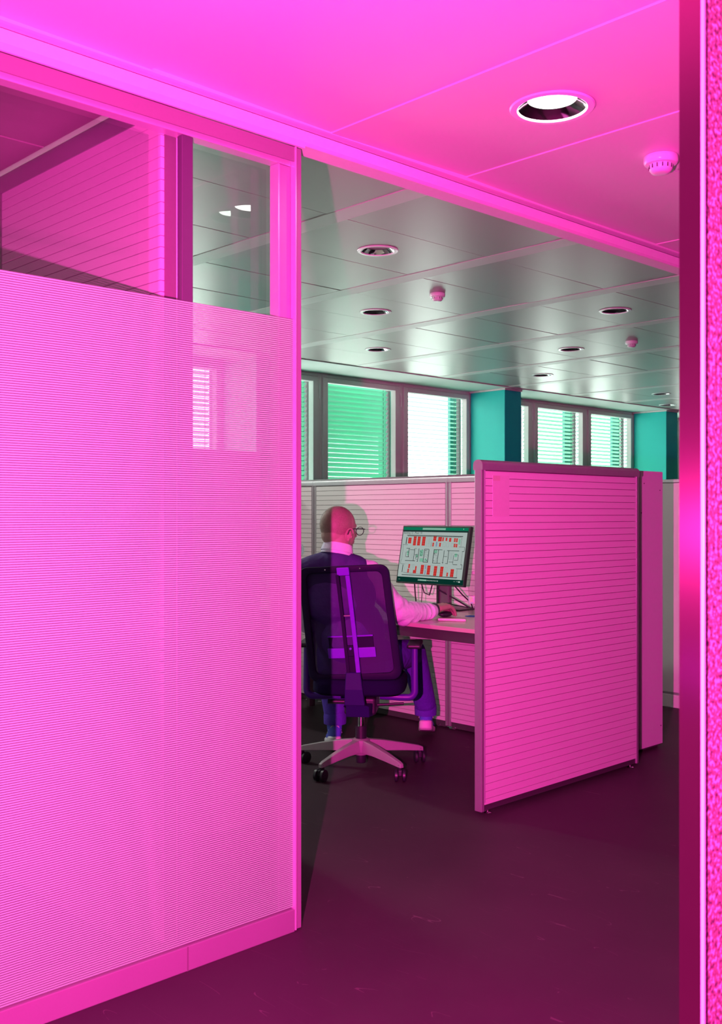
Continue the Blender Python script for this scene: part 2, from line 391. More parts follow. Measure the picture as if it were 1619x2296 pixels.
# ================================================================= GLASS WALL
gw = empty('wall_glass', (0, 0, 0)); struct(gw, 'glazed partition with ruled white film and slim metal frame')
XE = 2.054                    # right hand end of the glass
MB().box(XL, XE, YG + .078, YG + .083, .072, 2.400).build('pane', M['glass'], gw)
MB().box(XL, XE, YG + .131, YG + .136, .072, 2.400).build('pane', M['glass'], gw)
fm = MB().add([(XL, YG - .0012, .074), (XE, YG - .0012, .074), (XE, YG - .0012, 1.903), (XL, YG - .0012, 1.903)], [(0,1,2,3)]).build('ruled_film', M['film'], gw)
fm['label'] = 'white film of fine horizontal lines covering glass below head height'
MB().box(XL, XE, YG - .012, YG + .140, .0, .070).build('skirting', M['rail_grey'], gw, bevel=.002)
MB().box(XL, XE, YG - .010, YG - .004, 2.391, 2.437).build('head_rail', M['rail_grey'], gw, bevel=.001)
MB().box(XL, XE, YG + .008, YG + .050, 2.380, 2.437).build('inner_head_rail', M['alu_pale'], gw, bevel=.002)
MB().box(XE, XE + .006, YG - .014, YG + .078, 0.004, 2.4375).build('end_cap', M['alu_pale'], gw, bevel=.001)
MB().box(XE + .0065, XE + .030, YG - .008, YG + .074, 0.004, 2.4375).build('end_post', M['rail_grey'], gw, bevel=.002)
MB().box(XE - .044, XE - .001, YG + .009, YG + .049, .072, 2.379).build('inner_post', M['post_mid'], gw, bevel=.002)
MB().box(XE - .050, XE - .0445, YG + .009, YG + .049, .072, 2.379).build('gasket', M['alu_pale'], gw)
MB().box(1.652, 1.690, YG + .009, YG + .034, .072, 2.379).build('mullion', M['mullion'], gw, bevel=.002)
MB().box(1.655, 1.660, YG - .0122, YG - .0119, 0.0, .069).build('skirting_joint', M['groove'], gw)

# ---- slatted cross wall of the room behind the glass
sw = empty('wall_slatted', (1.62, 0, 0)); struct(sw, 'cross wall of pale horizontal slats behind the glass wall')
MB().box(.012, .05, 2.515, 7.6, 0, 2.47).build('core', M['groove'], sw)
MB().box(-.004, .055, 2.515, 7.6, 2.448, 2.511).build('head_rail', M['alu'], sw, bevel=.002)
MB().box(.05, .066, 2.515, 7.6, 0, 2.455).build('rear_board', M['screen_white'], sw)
PS = 0.0322
sl = MB().box(0, .0125, 0, 1.0, 0, PS - .0024).build('slat', M['screen_white'], sw)
nrow = int(2.45 / PS)
first = True
y0s = [(2.520, 3.555), (3.575, 4.81), (4.83, 6.06)]
for bi, (a, b_) in enumerate(y0s):
    if bi:
        MB().box(-.001, .0125, a - .018, a - .002, 0, 2.455).build('cover_strip', M['alu'], sw)
    base = MB().box(0, .0125, a, b_, 0, PS - .0024).build('slat', M['screen_white'], sw) if bi else None
    if bi == 0:
        bpy.data.objects.remove(sl)
        base = MB().box(0, .0125, a, b_, 0, PS - .0024).build('slat', M['screen_white'], sw)
    if bi == 2: rows = range(1)
    for k in range(nrow):
        o = base if k == 0 else share(base, parent=sw)
        o.location = (0, 0, .005 + k * PS)

# lower ceiling of the room behind the glass
c3 = struct(MB().box(XL, 1.68, 2.562, 8.0, 2.53, 2.57).build('ceiling.002', M['ceil_white']), 'lower tiled ceiling of the small room behind the glass')
t3 = MB().box(-.306, .306, -.306, .306, 0, .012).build('ceiling_tile', M['tile'], c3, bevel=.003, seg=1)
k_ = 0
for ix in range(7):
    for iy in range(9):
        o = t3 if not k_ else share(t3, parent=c3); k_ = 1
        o.location = (1.29 - ix*.617, 2.872 + iy*.617, 2.512)
struct(MB().box(XL, 1.608, 7.6, 7.7, 0, 2.5).build('wall_back.004', M['wall_dim']), 'end wall of the small room behind the glass')
# ================================================================= OFFICE CEILING
ceil2 = struct(MB().box(XL, XR, 2.500, YW + .3, C2 + .12, C2 + .2).build('ceiling.001', M['ceil_white']), 'satin grey metal tile ceiling over the open office')
BX = 1.317; SX = 10.29; SWD = .145
strips = [SX + BX * k for k in range(-9, 6)]
st = MB().box(-SWD/2, SWD/2, 2.556, 7.99, 0, .02).build('ceiling_strip', M['strip'], ceil2, bevel=.0015, seg=1)
for i, x in enumerate(strips):
    o = st if i == 0 else share(st, parent=ceil2); o.location = (x, 0, C2 - .003)
TY = [8.0 - .6585 * k for k in range(9)]
lamps = [(4.36, 4.40), (5.68, 5.755), (7.0, 7.06), (7.0, 4.42), (8.34, 5.755), (9.66, 7.06), (12.33, 7.08), (13.66, 7.74)]
tw = BX - SWD - .004
tile = MB().box(-tw/2, tw/2, -.6585/2 + .002, .6585/2 - .002, 0, .015).build('ceiling_tile', M['tile'], ceil2, bevel=.004, seg=1)
used = False
hole_tile = None
for x in strips:
    xc = x + BX/2
    for k in range(8):
        yc = TY[k] - .6585/2
        hit = [l for l in lamps + FILL_BACK if abs(l[0]-xc) < tw/2 and abs(l[1]-yc) < .33]
        if hit:
            hx, hy = hit[0]
            hy = max(min(hy, yc + .21), yc - .21); hx = max(min(hx, xc + .4), xc - .4)
            if hit[0] in lamps: lamps[lamps.index(hit[0])] = (hx, hy)
            b = MB(); plate_hole(b, -tw/2, tw/2, -.6585/2 + .002, .6585/2 - .002, 0, .015, hx-xc, hy-yc, .104)
            b.build('ceiling_tile', M['tile'], ceil2, loc=(xc, yc, C2))
        else:
            o = tile if not used else share(tile, parent=ceil2); used = True
            o.location = (xc, yc, C2)
            o.rotation_euler = (R_(random.uniform(-.25, .25)), R_(random.uniform(-.15, .15)), 0)
MB().box(XL, XR, 2.500, 8.0 - .6585*8 - .004, C2, C2 + .015).build('edge_filler', M['tile'], ceil2)
# plaster margin by the windows
struct(MB().box(XL, XR, 8.004, YW + .1, C2 - .012, C2 + .1).build('trim_2', M['cornice']), 'smooth plaster margin between metal ceiling and windows')

# ================================================================= WINDOW WALL
WZ0, WZ1 = 0.92, 2.866
struct(MB().box(XL, XR, YW, YW + .12, 0, WZ0).build('wall_back', M['wall_white']), 'low wall under the band of windows')
struct(MB().box(XL, XR, YW, YW + .12, WZ1, C2 - .013).build('wall_back.001', M['wall_white']), 'narrow wall strip above the windows')
muls = [SX + BX * k for k in range(-9, 6)]
struct(MB().box(XL, muls[3], YW, YW + .12, WZ0, WZ1).build('wall_back.002', M['wall_white']), 'wall left of the windows')
struct(MB().box(muls[-1], XR, YW, YW + .12, WZ0, WZ1).build('wall_back.003', M['wall_white']), 'wall right of the windows')
vis = {4: 'behind the ruled film', 5: 'mostly behind the ruled film', 6: 'left of the closed green blind', 7: 'with the closed green blind', 8: 'with the white glare left of the teal column',
       9: 'just right of the nearer teal column', 10: 'with half open blind between the two teal columns', 11: 'with half open blind left of the far teal column'}
FW = .075
for k in range(3, len(muls) - 1):
    a, b_ = muls[k], muls[k+1]
    wn = empty('window_%d' % (k - 2), (a, YW, 0)); struct(wn)
    if k in vis: wn['label'] = 'grey framed window ' + vis[k]
    W = b_ - a
    def fr(n, x0, x1, z0, z1, y0=0.0, y1=.06, mt='frame_grey', bv=.003):
        return MB().box(x0, x1, y0, y1, z0, z1).build(n, M[mt], wn, bevel=bv)
    fr('outer_jamb', 0, .030, WZ0, WZ1, -.005, .09); fr('outer_jamb', W - .030, W, WZ0, WZ1, -.005, .09)
    fr('outer_head', .0305, W - .0305, WZ1 - .03, WZ1, -.005, .09); fr('outer_sill', .0305, W - .0305, WZ0, WZ0 + .03, -.005, .09)
    s0, s1 = .036, W - .036
    fr('sash_stile', s0, s0 + FW, WZ0 + .036, WZ1 - .036, -.022); fr('sash_stile', s1 - FW, s1, WZ0 + .036, WZ1 - .036, -.022)
    fr('sash_rail', s0 + FW + .0005, s1 - FW - .0005, WZ1 - .036 - .055, WZ1 - .036, -.022)
    fr('sash_rail', s0 + FW + .0005, s1 - FW - .0005, WZ0 + .036, WZ0 + .036 + FW, -.022)
    p = MB().box(s0 + FW, s1 - FW, .030, .034, WZ0 + .036 + FW, WZ1 - .036 - .055).build('pane', M['glass_window'], wn)
    MB().cyl((W - .018, -.026, WZ1 - .12), (W - .018, -.026, WZ1 - .28), .011, n=12).build('hinge', M['frame_grey'], wn)
# blinds outside the glass
PB = .0555
def slat_blind(width, tilt, cord_x):
    """slightly crowned slat, tilted about its long axis"""
    b = MB(); n = 4; wd = .066; pts = []
    for i in range(n + 1):
        t = (i / n - .5); pts.append((t * wd, .006 * (1 - (2*t)**2)))
    c, s = math.cos(tilt), math.sin(tilt)
    P = [(p[0]*c - p[1]*s, p[0]*s + p[1]*c) for p in pts]
    vs = [(0, *q) for q in P] + [(width, *q) for q in P]
    vs += [(0, q[0], q[1] + .0008) for q in P] + [(width, q[0], q[1] + .0008) for q in P]
    m_ = n + 1; fs = []
    for i in range(n):
        fs += [(i, i+1, m_+i+1, m_+i), (2*m_+i, 3*m_+i, 3*m_+i+1, 2*m_+i+1)]
    fs += [(0, m_, 3*m_, 2*m_), (n, 2*m_+n, 3*m_+n, m_+n)]
    return b.add(vs, fs)
tl = {5: -16, 6: -40, 7: -49, 8: -6, 9: -20, 10: -22, 11: -22, 12: -22}
bl_lab = {4: 'half open blind in the window furthest left, seen faintly through the film', 5: 'half open blind glowing white through the ruled film',
          6: 'half open blind at the glass wall end, only a sliver showing', 7: 'closed green looking blind with bright slits between slats',
          8: 'wide open blind in the glaring window left of teal column', 9: 'narrow strip of blind right of the nearer teal column',
          10: 'half open blind in the left of two windows between the columns', 11: 'half open blind in the window left of far teal column',
          12: 'blind behind and right of the far teal column'}
for k in tl:
    a, b_ = muls[k], muls[k+1]; W = b_ - a
    bl = empty('venetian_blind', (a + .05, YW + .19, 0))
    tag(bl, bl_lab[k], 'blind', 'outside venetian blinds')
    base = None
    zt = WZ1 - .06
    for j in range(31):
        if base is None:
            base = slat_blind(W - .10, R_(tl[k]), 0).build('blind_slat', M['blind2'] if k == 7 else M['blind'], bl, smooth=False); o = base
        else: o = share(base, parent=bl)
        o.location = (0, 0, zt - j * PB)
    for xx in (.06, W - .16):
        MB().cyl((xx, 0, zt - 30*PB), (xx, 0, zt + .03), .003, n=6).build('ladder_cord', M['dark_rail'], bl)
    MB().box(W - .085, W - .075, -.03, .03, WZ0, zt + .03).build('guide_rail', M['dark_rail'], bl)
# teal facade fins outside
fin_lab = {7: 'teal upright fin outside the leftmost open sliver of window',
           8: 'teal upright fin outside, behind the closed blind', 9: 'teal upright fin outside the glaring window left of the near column', 10: 'teal upright fin outside, just right of the near column',
           11: 'teal upright fin outside the left window between the columns', 12: 'teal upright fin outside the window left of the far column'}
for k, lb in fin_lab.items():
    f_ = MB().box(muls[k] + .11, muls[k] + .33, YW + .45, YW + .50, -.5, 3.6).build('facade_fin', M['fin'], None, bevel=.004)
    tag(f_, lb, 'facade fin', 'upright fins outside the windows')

# ---- teal columns
for i, (x, lab) in enumerate([(2.33, 'teal square column hidden behind the slatted wall'), (6.30, 'teal square column seen dimly through the film'), (10.25, 'bright teal square column between the windows'), (14.20, 'darker teal square column at the right near steel jamb')]):
    if i == 0: continue
    c = empty('column', (x, 8.07, 0)); struct(c, lab)
    MB().box(0, .335, 0, .56, 0, C2 - .035).build('shaft', M['teal'], c, bevel=.003)
    MB().box(-.012, .347, -.012, .572, C2 - .034, C2 - .0125).build('cornice_band', M['cornice'], c, bevel=.003)

# ================================================================= DOWNLIGHTS, DETECTORS
def downlight(x, y, z, lit, label):
    t = empty('downlight', (x, y, z)); tag(t, label, 'ceiling light', 'round recessed ceiling lights')
    MB().lathe([(.100, .012), (.100, -.002), (.104, -.006), (.122, -.005), (.126, -.001), (.126, .0)], n=56).build('trim_ring', M['trim_gloss'], t, smooth=True)
    MB().lathe([(.101, -.001), (.094, .006), (.084, .014), (.0725, .022)], n=56).build('reflector', M['reflector'], t, smooth=True)
    MB().lathe([(.0725, .028), (.0725, .024), (.0005, .0215)], n=48, close=False).build('lens', M['lens_on'] if lit else M['lens_off'], t, smooth=True)
    return t
M['lens_on'] = emit('lit_lens', (1.0, 1.0, .97), 9.0)
M['lens_off'] = mat('frosted_lens', (.5, .5, .5), .2)
downlight(NL[0], NL[1], C1 - .001, True, 'lit round downlight in the pink panelled ceiling')
labs = ['unlit downlight, largest of those in the grey tile ceiling', 'unlit downlight left of smoke detector, second in the left row', 'unlit downlight above the closed green blind, third in the left row',
        'unlit downlight beside the steel jamb, upper right of grey ceiling', 'unlit downlight left of the farther smoke detector', 'unlit downlight above windows between the teal columns',
        'unlit downlight above the far teal column', 'smallest unlit downlight right beside the far teal column']
downlight(0.40, 4.40, 2.509, True, 'fill downlight added to brighten the small room, outside the frame at left')
for (x, y), lb in zip(lamps, labs): downlight(x, y, C2 - .001, False, lb)
for i, (x, y) in enumerate(FILL_BACK):
    downlight(x, y, C2 - .001, True, ['lit downlight hidden behind the ruled film and glass', 'far fill downlight added unseen behind the ruled film and glass'][i])

def detector(x, y, z, label):
    t = empty('smoke_detector', (x, y, z)); tag(t, label, 'smoke detector', 'smoke detectors on the ceilings')
    MB().lathe([(.0005, 0), (.054, 0), (.057, -.004), (.057, -.022), (.052, -.028), (.040, -.030), (.0005, -.030)], n=40).build('base', M['trim_gloss'], t, smooth=True)
    MB().lathe([(.040, -.029), (.038, -.046), (.030, -.056), (.020, -.058), (.0005, -.058)], n=40).build('sensor_head', M['trim_white'], t, smooth=True)
    s = MB().box(-.0016, .0016, .0372, .0405, -.044, -.031).build('slot', M['dark_rail'], t)
    for k in range(1, 14):
        o = share(s, parent=t); o.rotation_euler = (0, 0, 2*math.pi*k/14)
    return t
t = detector(3.124, 1.796, C1 - .001, 'white smoke detector close to the steel jamb')
MB().tube([(.03, -.03, -.05), (.06, -.07, -.055), (.10, -.06, -.03), (.12, -.04, 0)], .0015, 6).build('cable', M['alu'], t, smooth=True)
detector(5.52, 4.96, C2 - .001, 'smoke detector in the middle of the grey tile ceiling')
detector(8.35, 5.10, C2 - .001, 'smaller smoke detector further back at right of grey ceiling')

# ================================================================= OFFICE SCREENS
TH = .040
def screen(name, loc, rz, L, H, label, tall=False, end0=True, end1=True):
    """runs along local +x; visible face at local y=0 (facing -y)"""
    t = empty(name, loc, rz); tag(t, label, 'office screen', 'free standing slatted office screens')
    MB().box(.020, L - .020, .012, TH - .012, .040, H - .045).build('core_panel', M['groove'], t)
    # posts with a bright ridge
    for x0 in (0, L - .020):
        MB().box(x0, x0 + .020, 0, TH, .012, H - .030).build('post', M['alu'], t, bevel=.003)
    MB().box(.0205, .0245, -.0015, .004, .05, H - .045).build('ridge', M['alu_pale'], t)
    # rounded top rail
    pr = [(-.006, H - .045), (-.006, H - .022)] + [(TH/2 + (TH/2 + .006) * math.cos(a), H - .022 + .022 * math.sin(a)) for a in [math.pi - math.pi*i/8 for i in range(1, 8)]] + [(TH + .006, H - .022), (TH + .006, H - .045)]
    MB().prism(pr, -.0015, L + .001).build('top_rail', M['alu'], t, smooth=True)
    MB().box(.0205, L - .0205, .008, TH - .004, .003 if rz else .012, .040).build('bottom_rail', M['dark_rail'], t, bevel=.002)
    for x0 in (.05, L - .07):
        MB().lathe([(.0005, .0), (.016, .0), (.018, .003), (.012, .007), (.006, .008), (.006, .014), (.0005, .014)], (x0, TH/2 - .012, 0), 16).build('foot', M['chrome'], t, smooth=True)
    n = int((H - .085) / PS)
    z0 = H - .047 - n * PS
    fr = MB().box(.026, L - .022, .0005, .0125, 0, PS - .0024).build('slat', M['screen_white'], t); fr.location = (0, 0, z0)
    for k in range(1, n):
        share(fr, (0, 0, z0 + k * PS), t)
    bk = MB().box(.022, L - .022, TH - .0125, TH - .0005, z0, H - .047).build('rear_board', M['screen_white'], t)
    MB().box(.022, L - .022, .0005, .0125, .041, z0 - .0024).build('slat', M['screen_white'], t)
    return t
SH = 1.53
FX = 3.420; FY = 2.818; BXW = 4.665
front = screen('office_screen', (FX, FY, 0), 0, 1.263, SH, 'bright pink lit slatted screen, nearest the camera, end of the desk')
ad = MB().box(.075, .190, -.0012, .0004, SH - .245, SH - .066).build('adhesive_sheet', mat('faded_tape', (.68, .66, .64), .4), front); ad['label'] = 'faint rectangular film stuck near top corner'
MB().box(.075, .125, -.0016, -.0011, SH - .090, SH - .068).build('adhesive_residue', mat('brownish_glue', (.62, .62, .48), .5), front)
# three screens behind the desk, along +Y, facing -X
ys = [(2.87, 4.104), (4.108, 5.336), (5.340, 6.57)]
bl3 = ['slatted screen behind the water bottle, right of the upright joint', 'slatted screen behind the man and monitor', 'slatted screen at left end beside the glass wall']
for (a, b_), lb in zip(ys, bl3):
    # rotate so that local x runs along -Y and the face looks to -X
    screen('office_screen', (BXW, b_, 0), R_(-90), b_ - a, SH, lb)

screen('office_screen', (3.385, 5.600, 0), 0, 1.262, SH, 'slatted screen added to block window light across the far desk end, behind the ruled film')  # added screen, keeps window light from reaching under the desk
# ================================================================= CUPBOARDS AT THE RIGHT
cu = empty('tall_cupboard', (4.915, 2.955, 0)); tag(cu, 'plain pale tall cupboard side standing right behind the near slatted screen', 'cupboard')
MB().box(.018, .245, 0, .018, .02, 1.528).build('side_panel', M['cupboard'], cu, bevel=.001)
MB().box(0, .262, .0185, .80, .05, 1.520).build('carcass', M['cupboard'], cu, bevel=.001)
MB().box(0, .017, .002, .018, .02, 1.526).build('edge_strip', M['alu'], cu)
MB().box(.02, .24, .03, .78, 0, .0495).build('plinth', M['dark_rail'], cu)
for (sx, sz) in ((.05, 1.46), (.215, 1.425), (.225, .12), (.022, 1.30)):
    MB().cyl((sx, -.0015, sz), (sx, .002, sz), .0035, n=10).build('screw', M['dark_rail'], cu)
lc = empty('long_cabinet', (6.25, 2.45, 0)); tag(lc, 'long pale cabinet at far right with skirting, half shaded grey half pink', 'cabinet')
MB().box(0, .45, 0, 2.3, .10, 1.50).build('body', M['screen_white'], lc, bevel=.002)
MB().box(-.004, .454, 0, 2.3, 1.503, 1.525).build('top', M['alu_pale'], lc, bevel=.002)
MB().box(-.012, .45, 0, 2.3, .0, .085).build('skirting', M['screen_white'], lc, bevel=.003)
MB().box(-.002, .44, .0, 2.3, .0855, .0995).build('shadow_gap', M['alu'], lc)

lo = empty('storage_cabinet', (1.74, 3.25, 0)); tag(lo, 'pale shoulder high cabinet standing behind the ruled film', 'cabinet')
MB().box(0, .82, .016, .42, .06, 1.545).build('body', M['cupboard'], lo, bevel=.002)
MB().box(.02, .80, .03, .40, 0, .0595).build('plinth', M['dark_rail'], lo)
for x0 in (.003, .412): MB().box(x0, x0 + .405, 0, .015, .065, 1.54).build('door', M['cupboard'], lo, bevel=.001)

# ================================================================= DESK
DX = 3.80; DZ = .74
dk = empty('desk', (DX, 2.875, 0)); tag(dk, 'beige topped desk with dark apron between the slatted screens', 'desk')
DL = 2.45; DW = BXW - DX - .012
MB().box(0, DW, 0, DL, DZ - .020, DZ).build('tabletop', M['desk'], dk, bevel=.002)
MB().box(-.0015, -.0002, 0, DL, DZ - .0195, DZ - .001).build('edge_band', M['desk_edge'], dk)
MB().box(.008, .030, .03, DL - .03, DZ - .072, DZ - .0205).build('apron', M['dark_rail'], dk)
MB().box(DW - .05, DW - .03, .03, DL - .03, DZ - .072, DZ - .0205).build('apron', M['dark_rail'], dk)
for yy in (.06, DL - .12):
    for xx in (.10, DW - .14):
        MB().box(xx, xx + .05, yy, yy + .03, .0, DZ - .0725).build('leg', M['dark_rail'], dk, bevel=.003)

# ================================================================= MONITOR
mo = empty('monitor', (4.50, 3.93, DZ)); tag(mo, 'flat computer monitor showing a floor plan, tilted back on its stand', 'monitor')
MB().box(-.06, .10, -.11, .11, .0005, .008).build('stand_base', M['bezel'], mo, bevel=.003)
MB().box(-.075, -.045, -.040, .040, .008, .36).build('stand_column', mat('grey_stand', (.16, .13, .16), .4, .3), mo, bevel=.004)
MB().box(-.085, -.0755, .030, .044, .008, .30).build('stand_edge', M['bezel'], mo)
# display: local frame u (to the right as seen, = -Y), v up, n = -X, tilted back
tiltm = R_(11)
W_, H_ = .520, .338
DB = Matrix.Translation(Vector((4.288 - 4.50, 0, .893 - DZ)))
DR = Matrix(((math.sin(tiltm), 0, 0, 0),)) if False else None
def disp(u, v, n):    # u 0..W_ from viewer's left, v 0..H_, n towards viewer
    return Vector((-.20 + v*math.sin(tiltm) - n*math.cos(tiltm), W_/2 - u, .153 + v*math.cos(tiltm) + n*math.sin(tiltm)))
def dbox(b, u0, u1, v0, v1, n0, n1):
    c = [(u0,v0,n0),(u1,v0,n0),(u1,v1,n0),(u0,v1,n0),(u0,v0,n1),(u1,v0,n1),(u1,v1,n1),(u0,v1,n1)]
    return b.add([tuple(disp(*p)) for p in c], [(0,3,2,1),(4,5,6,7),(0,1,5,4),(1,2,6,5),(2,3,7,6),(3,0,4,7)])
dbox(MB(), 0, W_, 0, H_, -.022, 0).build('casing', M['bezel'], mo, bevel=.003)
dbox(MB(), .12, .40, .06, .28, -.048, -.0225).build('rear_housing', M['bezel'], mo, bevel=.006)
b = MB(); b.add([tuple(disp(*p)) for p in [(.20, .14, -.049), (.32, .14, -.049), (.32, .22, -.049), (.20, .22, -.049)]] + [(-.08, .04, .30), (-.08, -.04, .30), (-.08, -.04, .36), (-.08, .04, .36)],
      [(0,1,2,3),(4,5,6,7),(0,1,5,4),(1,2,6,5),(2,3,7,6),(3,0,4,7)]); b.build('stand_head', M['bezel'], mo)
E_ = {k: emit('screen_' + k, c) for k, c in dict(page=(.36,.43,.41), green=(.004,.165,.085), pale=(.22,.42,.33), dark=(.012,.03,.028), bar=(.002,.030,.022), red=(.48,.022,.022), black=(.006,.012,.012), grey=(.15,.18,.19), mint=(.18,.42,.30), blue=(.16,.24,.42), white=(.55,.62,.58)).items()}
def UV(x, y):   # from the enlarged view of the photograph to fractions of the display
    dx, dy = x - 250, y - 140
    det = 1135*950 + 120*45
    return ((dx*950 + dy*120) / det, (dy*1135 - dx*45) / det)
IN = .008
def S(uf, vf): return (IN + uf * (W_ - 2*IN), H_ - IN - vf * (H_ - 2*IN))
def sheet(name, mt, rects, n):
    b = MB()
    for (u0, v0, u1, v1) in rects:
        a, c = S(u0, v0), S(u1, v1)
        b.add([tuple(disp(a[0], c[1], n)), tuple(disp(c[0], c[1], n)), tuple(disp(c[0], a[1], n)), tuple(disp(a[0], a[1], n))], [(0,1,2,3)])
    o_ = b.build(name, mt, mo); o_['kind'] = 'stuff'; return o_
sheet('display_page', E_['page'], [(0, .085, .975, .91)], .0004)
sheet('title_bar', E_['green'], [(0, .0, .985, .055)], .0004)
sheet('address_field', E_['pale'], [(.30, .012, .65, .045)], .0007)
sheet('toolbar', E_['dark'], [(0, .055, .985, .085)], .0004)
sheet('task_bar', E_['bar'], [(0, .91, 1, 1.0)], .0004)
sheet('search_field', E_['pale'], [(.345, .94, .46, .965)], .0007)
sheet('task_icons', E_['white'], [(.47 + .022*i, .943, .478 + .022*i, .962) for i in range(8)] + [(.33, .94, .337, .966), (.02, .955, .045, .958), (.90, .940, .925, .944), (.93, .935, .955, .955), (.86, .942, .885, .945), (.91, .018, .918, .032)], .0007)
def crect(cx, cy, w_, h_):
    u, v = UV(cx, cy); a, c = w_/1135/2, h_/950/2
    return (u-a, v-c, u+a, v+c)
reds = [(357,380,55,100),(447,388,50,160),(520,392,50,155),(605,395,55,155),(800,355,50,80),(888,365,60,75),(940,368,25,65),(998,370,28,55),(1060,380,35,65),(1138,385,26,65),(1172,388,26,65),(1133,475,26,60),(1166,478,25,60),(770,455,25,65),(888,460,28,65),
        (350,825,28,70),(333,905,28,65),(468,870,26,90),(447,920,55,55),(580,880,52,155),(693,890,52,155),(808,903,52,165),(915,912,52,165),(1010,960,25,65),(1090,935,55,130)]
sheet('desk_blocks', E_['red'], [crect(*r) for r in reds], .0008)
cr_ = []
for (cx, cy, w_, h_) in reds:
    k = max(1, round(h_/38))
    for i in range(1, k): cr_.append(crect(cx - (i/k-.5)*h_*.126, cy - h_/2 + i*h_/k, w_, 2.2))
    cr_.append(crect(cx, cy, 2.2, h_))
sheet('desk_gaps', emit('screen_pink', (.62, .16, .12)), cr_, .0010)
lines = [(310,290,1275,325,11),(220,945,1170,1040,10),(305,320,290,440,12),(240,800,222,930,10),(300,515,365,520,7),(360,540,450,548,7),(350,520,330,665,9),(290,665,345,668,7),(300,580,345,584,6),(445,520,425,740,8),(275,725,455,740,9),
 (525,520,500,745,8),(445,630,510,635,5),(620,530,600,760,8),(700,540,675,765,9),(620,530,700,538,8),(600,755,675,762,8),(785,540,765,770,9),(865,548,840,775,8),(785,540,930,550,8),(755,768,895,775,8),(960,555,935,780,7),(1040,560,1010,785,8),
 (1010,556,1210,572,8),(955,660,1010,664,5),(1035,750,1110,755,6),(1130,628,1195,632,6),(1195,632,1185,725,6),(1125,720,1185,725,6),(1115,640,1105,790,5),(1105,792,1175,798,8),(240,450,320,452,5),(240,440,232,515,4),(1205,500,1300,508,5),(1300,508,1290,580,5),
 (1255,575,1290,580,7),(200,715,195,785,4),(195,785,265,790,4),(1230,795,1255,798,8),(1255,798,1245,875,5),(1160,855,1245,872,6),(1255,335,1240,490,3),(235,515,215,720,3),(1260,580,1240,790,3),(1175,875,1160,1030,3),(460,520,480,522,6),(480,742,505,745,6),(290,580,282,665,5),(740,420,735,490,3),(920,760,945,764,5),(975,775,1015,782,6)]
def lrect(x0, y0, x1, y1, th):
    u0, v0 = UV(x0, y0); u1, v1 = UV(x1, y1); d = (x1-x0)/1135; 
    if abs(u1-u0) > abs(v1-v0): v = (v0+v1)/2; return (min(u0,u1), v - th/1900, max(u0,u1), v + th/1900)
    u = (u0+u1)/2; return (u - th/2270, min(v0,v1), u + th/2270, max(v0,v1))
sheet('wall_lines', E_['black'], [lrect(*l) for l in lines], .0009)
rg = random.Random(3)
gl = []
for (x, y, w_, h_) in [(700,400,85,165),(960,460,40,75),(1020,465,40,75),(1095,470,40,60),(300,860,75,150),(395,880,40,160),(430,820,30,50),(640,850,40,110),(750,860,40,110),(860,870,40,120),(990,880,40,80),(400,640,75,140),(480,580,50,90),(1080,650,70,120),(985,610,50,90),(570,640,60,200),(810,650,60,190),(650,650,60,200)]:
    u0, v0, u1, v1 = crect(x, y, w_, h_); t_ = .0014
    gl += [(u0, v0, u1, v0+t_*1.3), (u0, v1-t_*1.3, u1, v1), (u0, v0, u0+t_, v1), (u1-t_, v0, u1, v1)]
for (x, y, w_, h_) in [(700,400,40,110),(400,640,40,100),(1080,650,40,90)]:
    u0, v0, u1, v1 = crect(x, y, w_, h_)
    for i in range(12):
        v = v0 + (v1-v0)*i/11; gl.append((u0, v, u1, v+.0015))
sheet('thin_plan_lines', E_['grey'], gl, .0008)
fu = []
for (x, y, w_, h_) in [(650,650,60,200),(810,650,55,190),(570,600,50,110),(475,660,40,120)]:
    for _ in range(26):
        fu.append(crect(x + rg.uniform(-w_/2, w_/2), y + rg.uniform(-h_/2, h_/2), rg.uniform(3, 12), rg.uniform(3, 9)))
for i in range(70):
    x = 330 + i * 13.2; fu.append(crect(x, 305 + i*.5, 5, 12)); fu.append(crect(250 + i*13, 935 + i*1.3, 5, 10))
sheet('plan_symbols', E_['black'], fu, .0009)
sheet('green_zones', E_['mint'], [crect(*r) for r in [(565,600,60,110),(570,720,70,60),(640,720,30,50),(815,575,50,50),(325,600,30,80),(1215,415,30,90),(485,650,30,50),(1155,640,40,60)]], .0006)
sheet('blue_labels', E_['blue'], [crect(*r) for r in [(828,450,20,80),(640,840,16,70),(632,930,14,70)]], .0006)
tx = bpy.data.curves.new('plan_title', 'FONT'); tx.body = 'Building 12 - Floor 10'; tx.size = .0165; tx.extrude = 0
tmp = bpy.data.objects.new('title_curve', tx); col.objects.link(tmp); bpy.context.view_layer.update()
tme = bpy.data.meshes.new_from_object(tmp.evaluated_get(bpy.context.evaluated_depsgraph_get())); bpy.data.objects.remove(tmp)
to = bpy.data.objects.new('plan_title', tme); col.objects.link(to); tme.materials.clear(); tme.materials.append(E_['black']); to.parent = mo
p0, p1, p2 = disp(*S(.012, .122), .0008), disp(S(.012, .122)[0] + 1, S(.012, .122)[1], .0008), disp(S(.012, .122)[0], S(.012, .122)[1] + 1, .0008)
ex, ey = (p1-p0).normalized(), (p2-p0).normalized(); ez = ex.cross(ey)
to.matrix_local = Matrix(((ex.x, ey.x, ez.x, p0.x), (ex.y, ey.y, ez.y, p0.y), (ex.z, ey.z, ez.z, p0.z), (0, 0, 0, 1)))
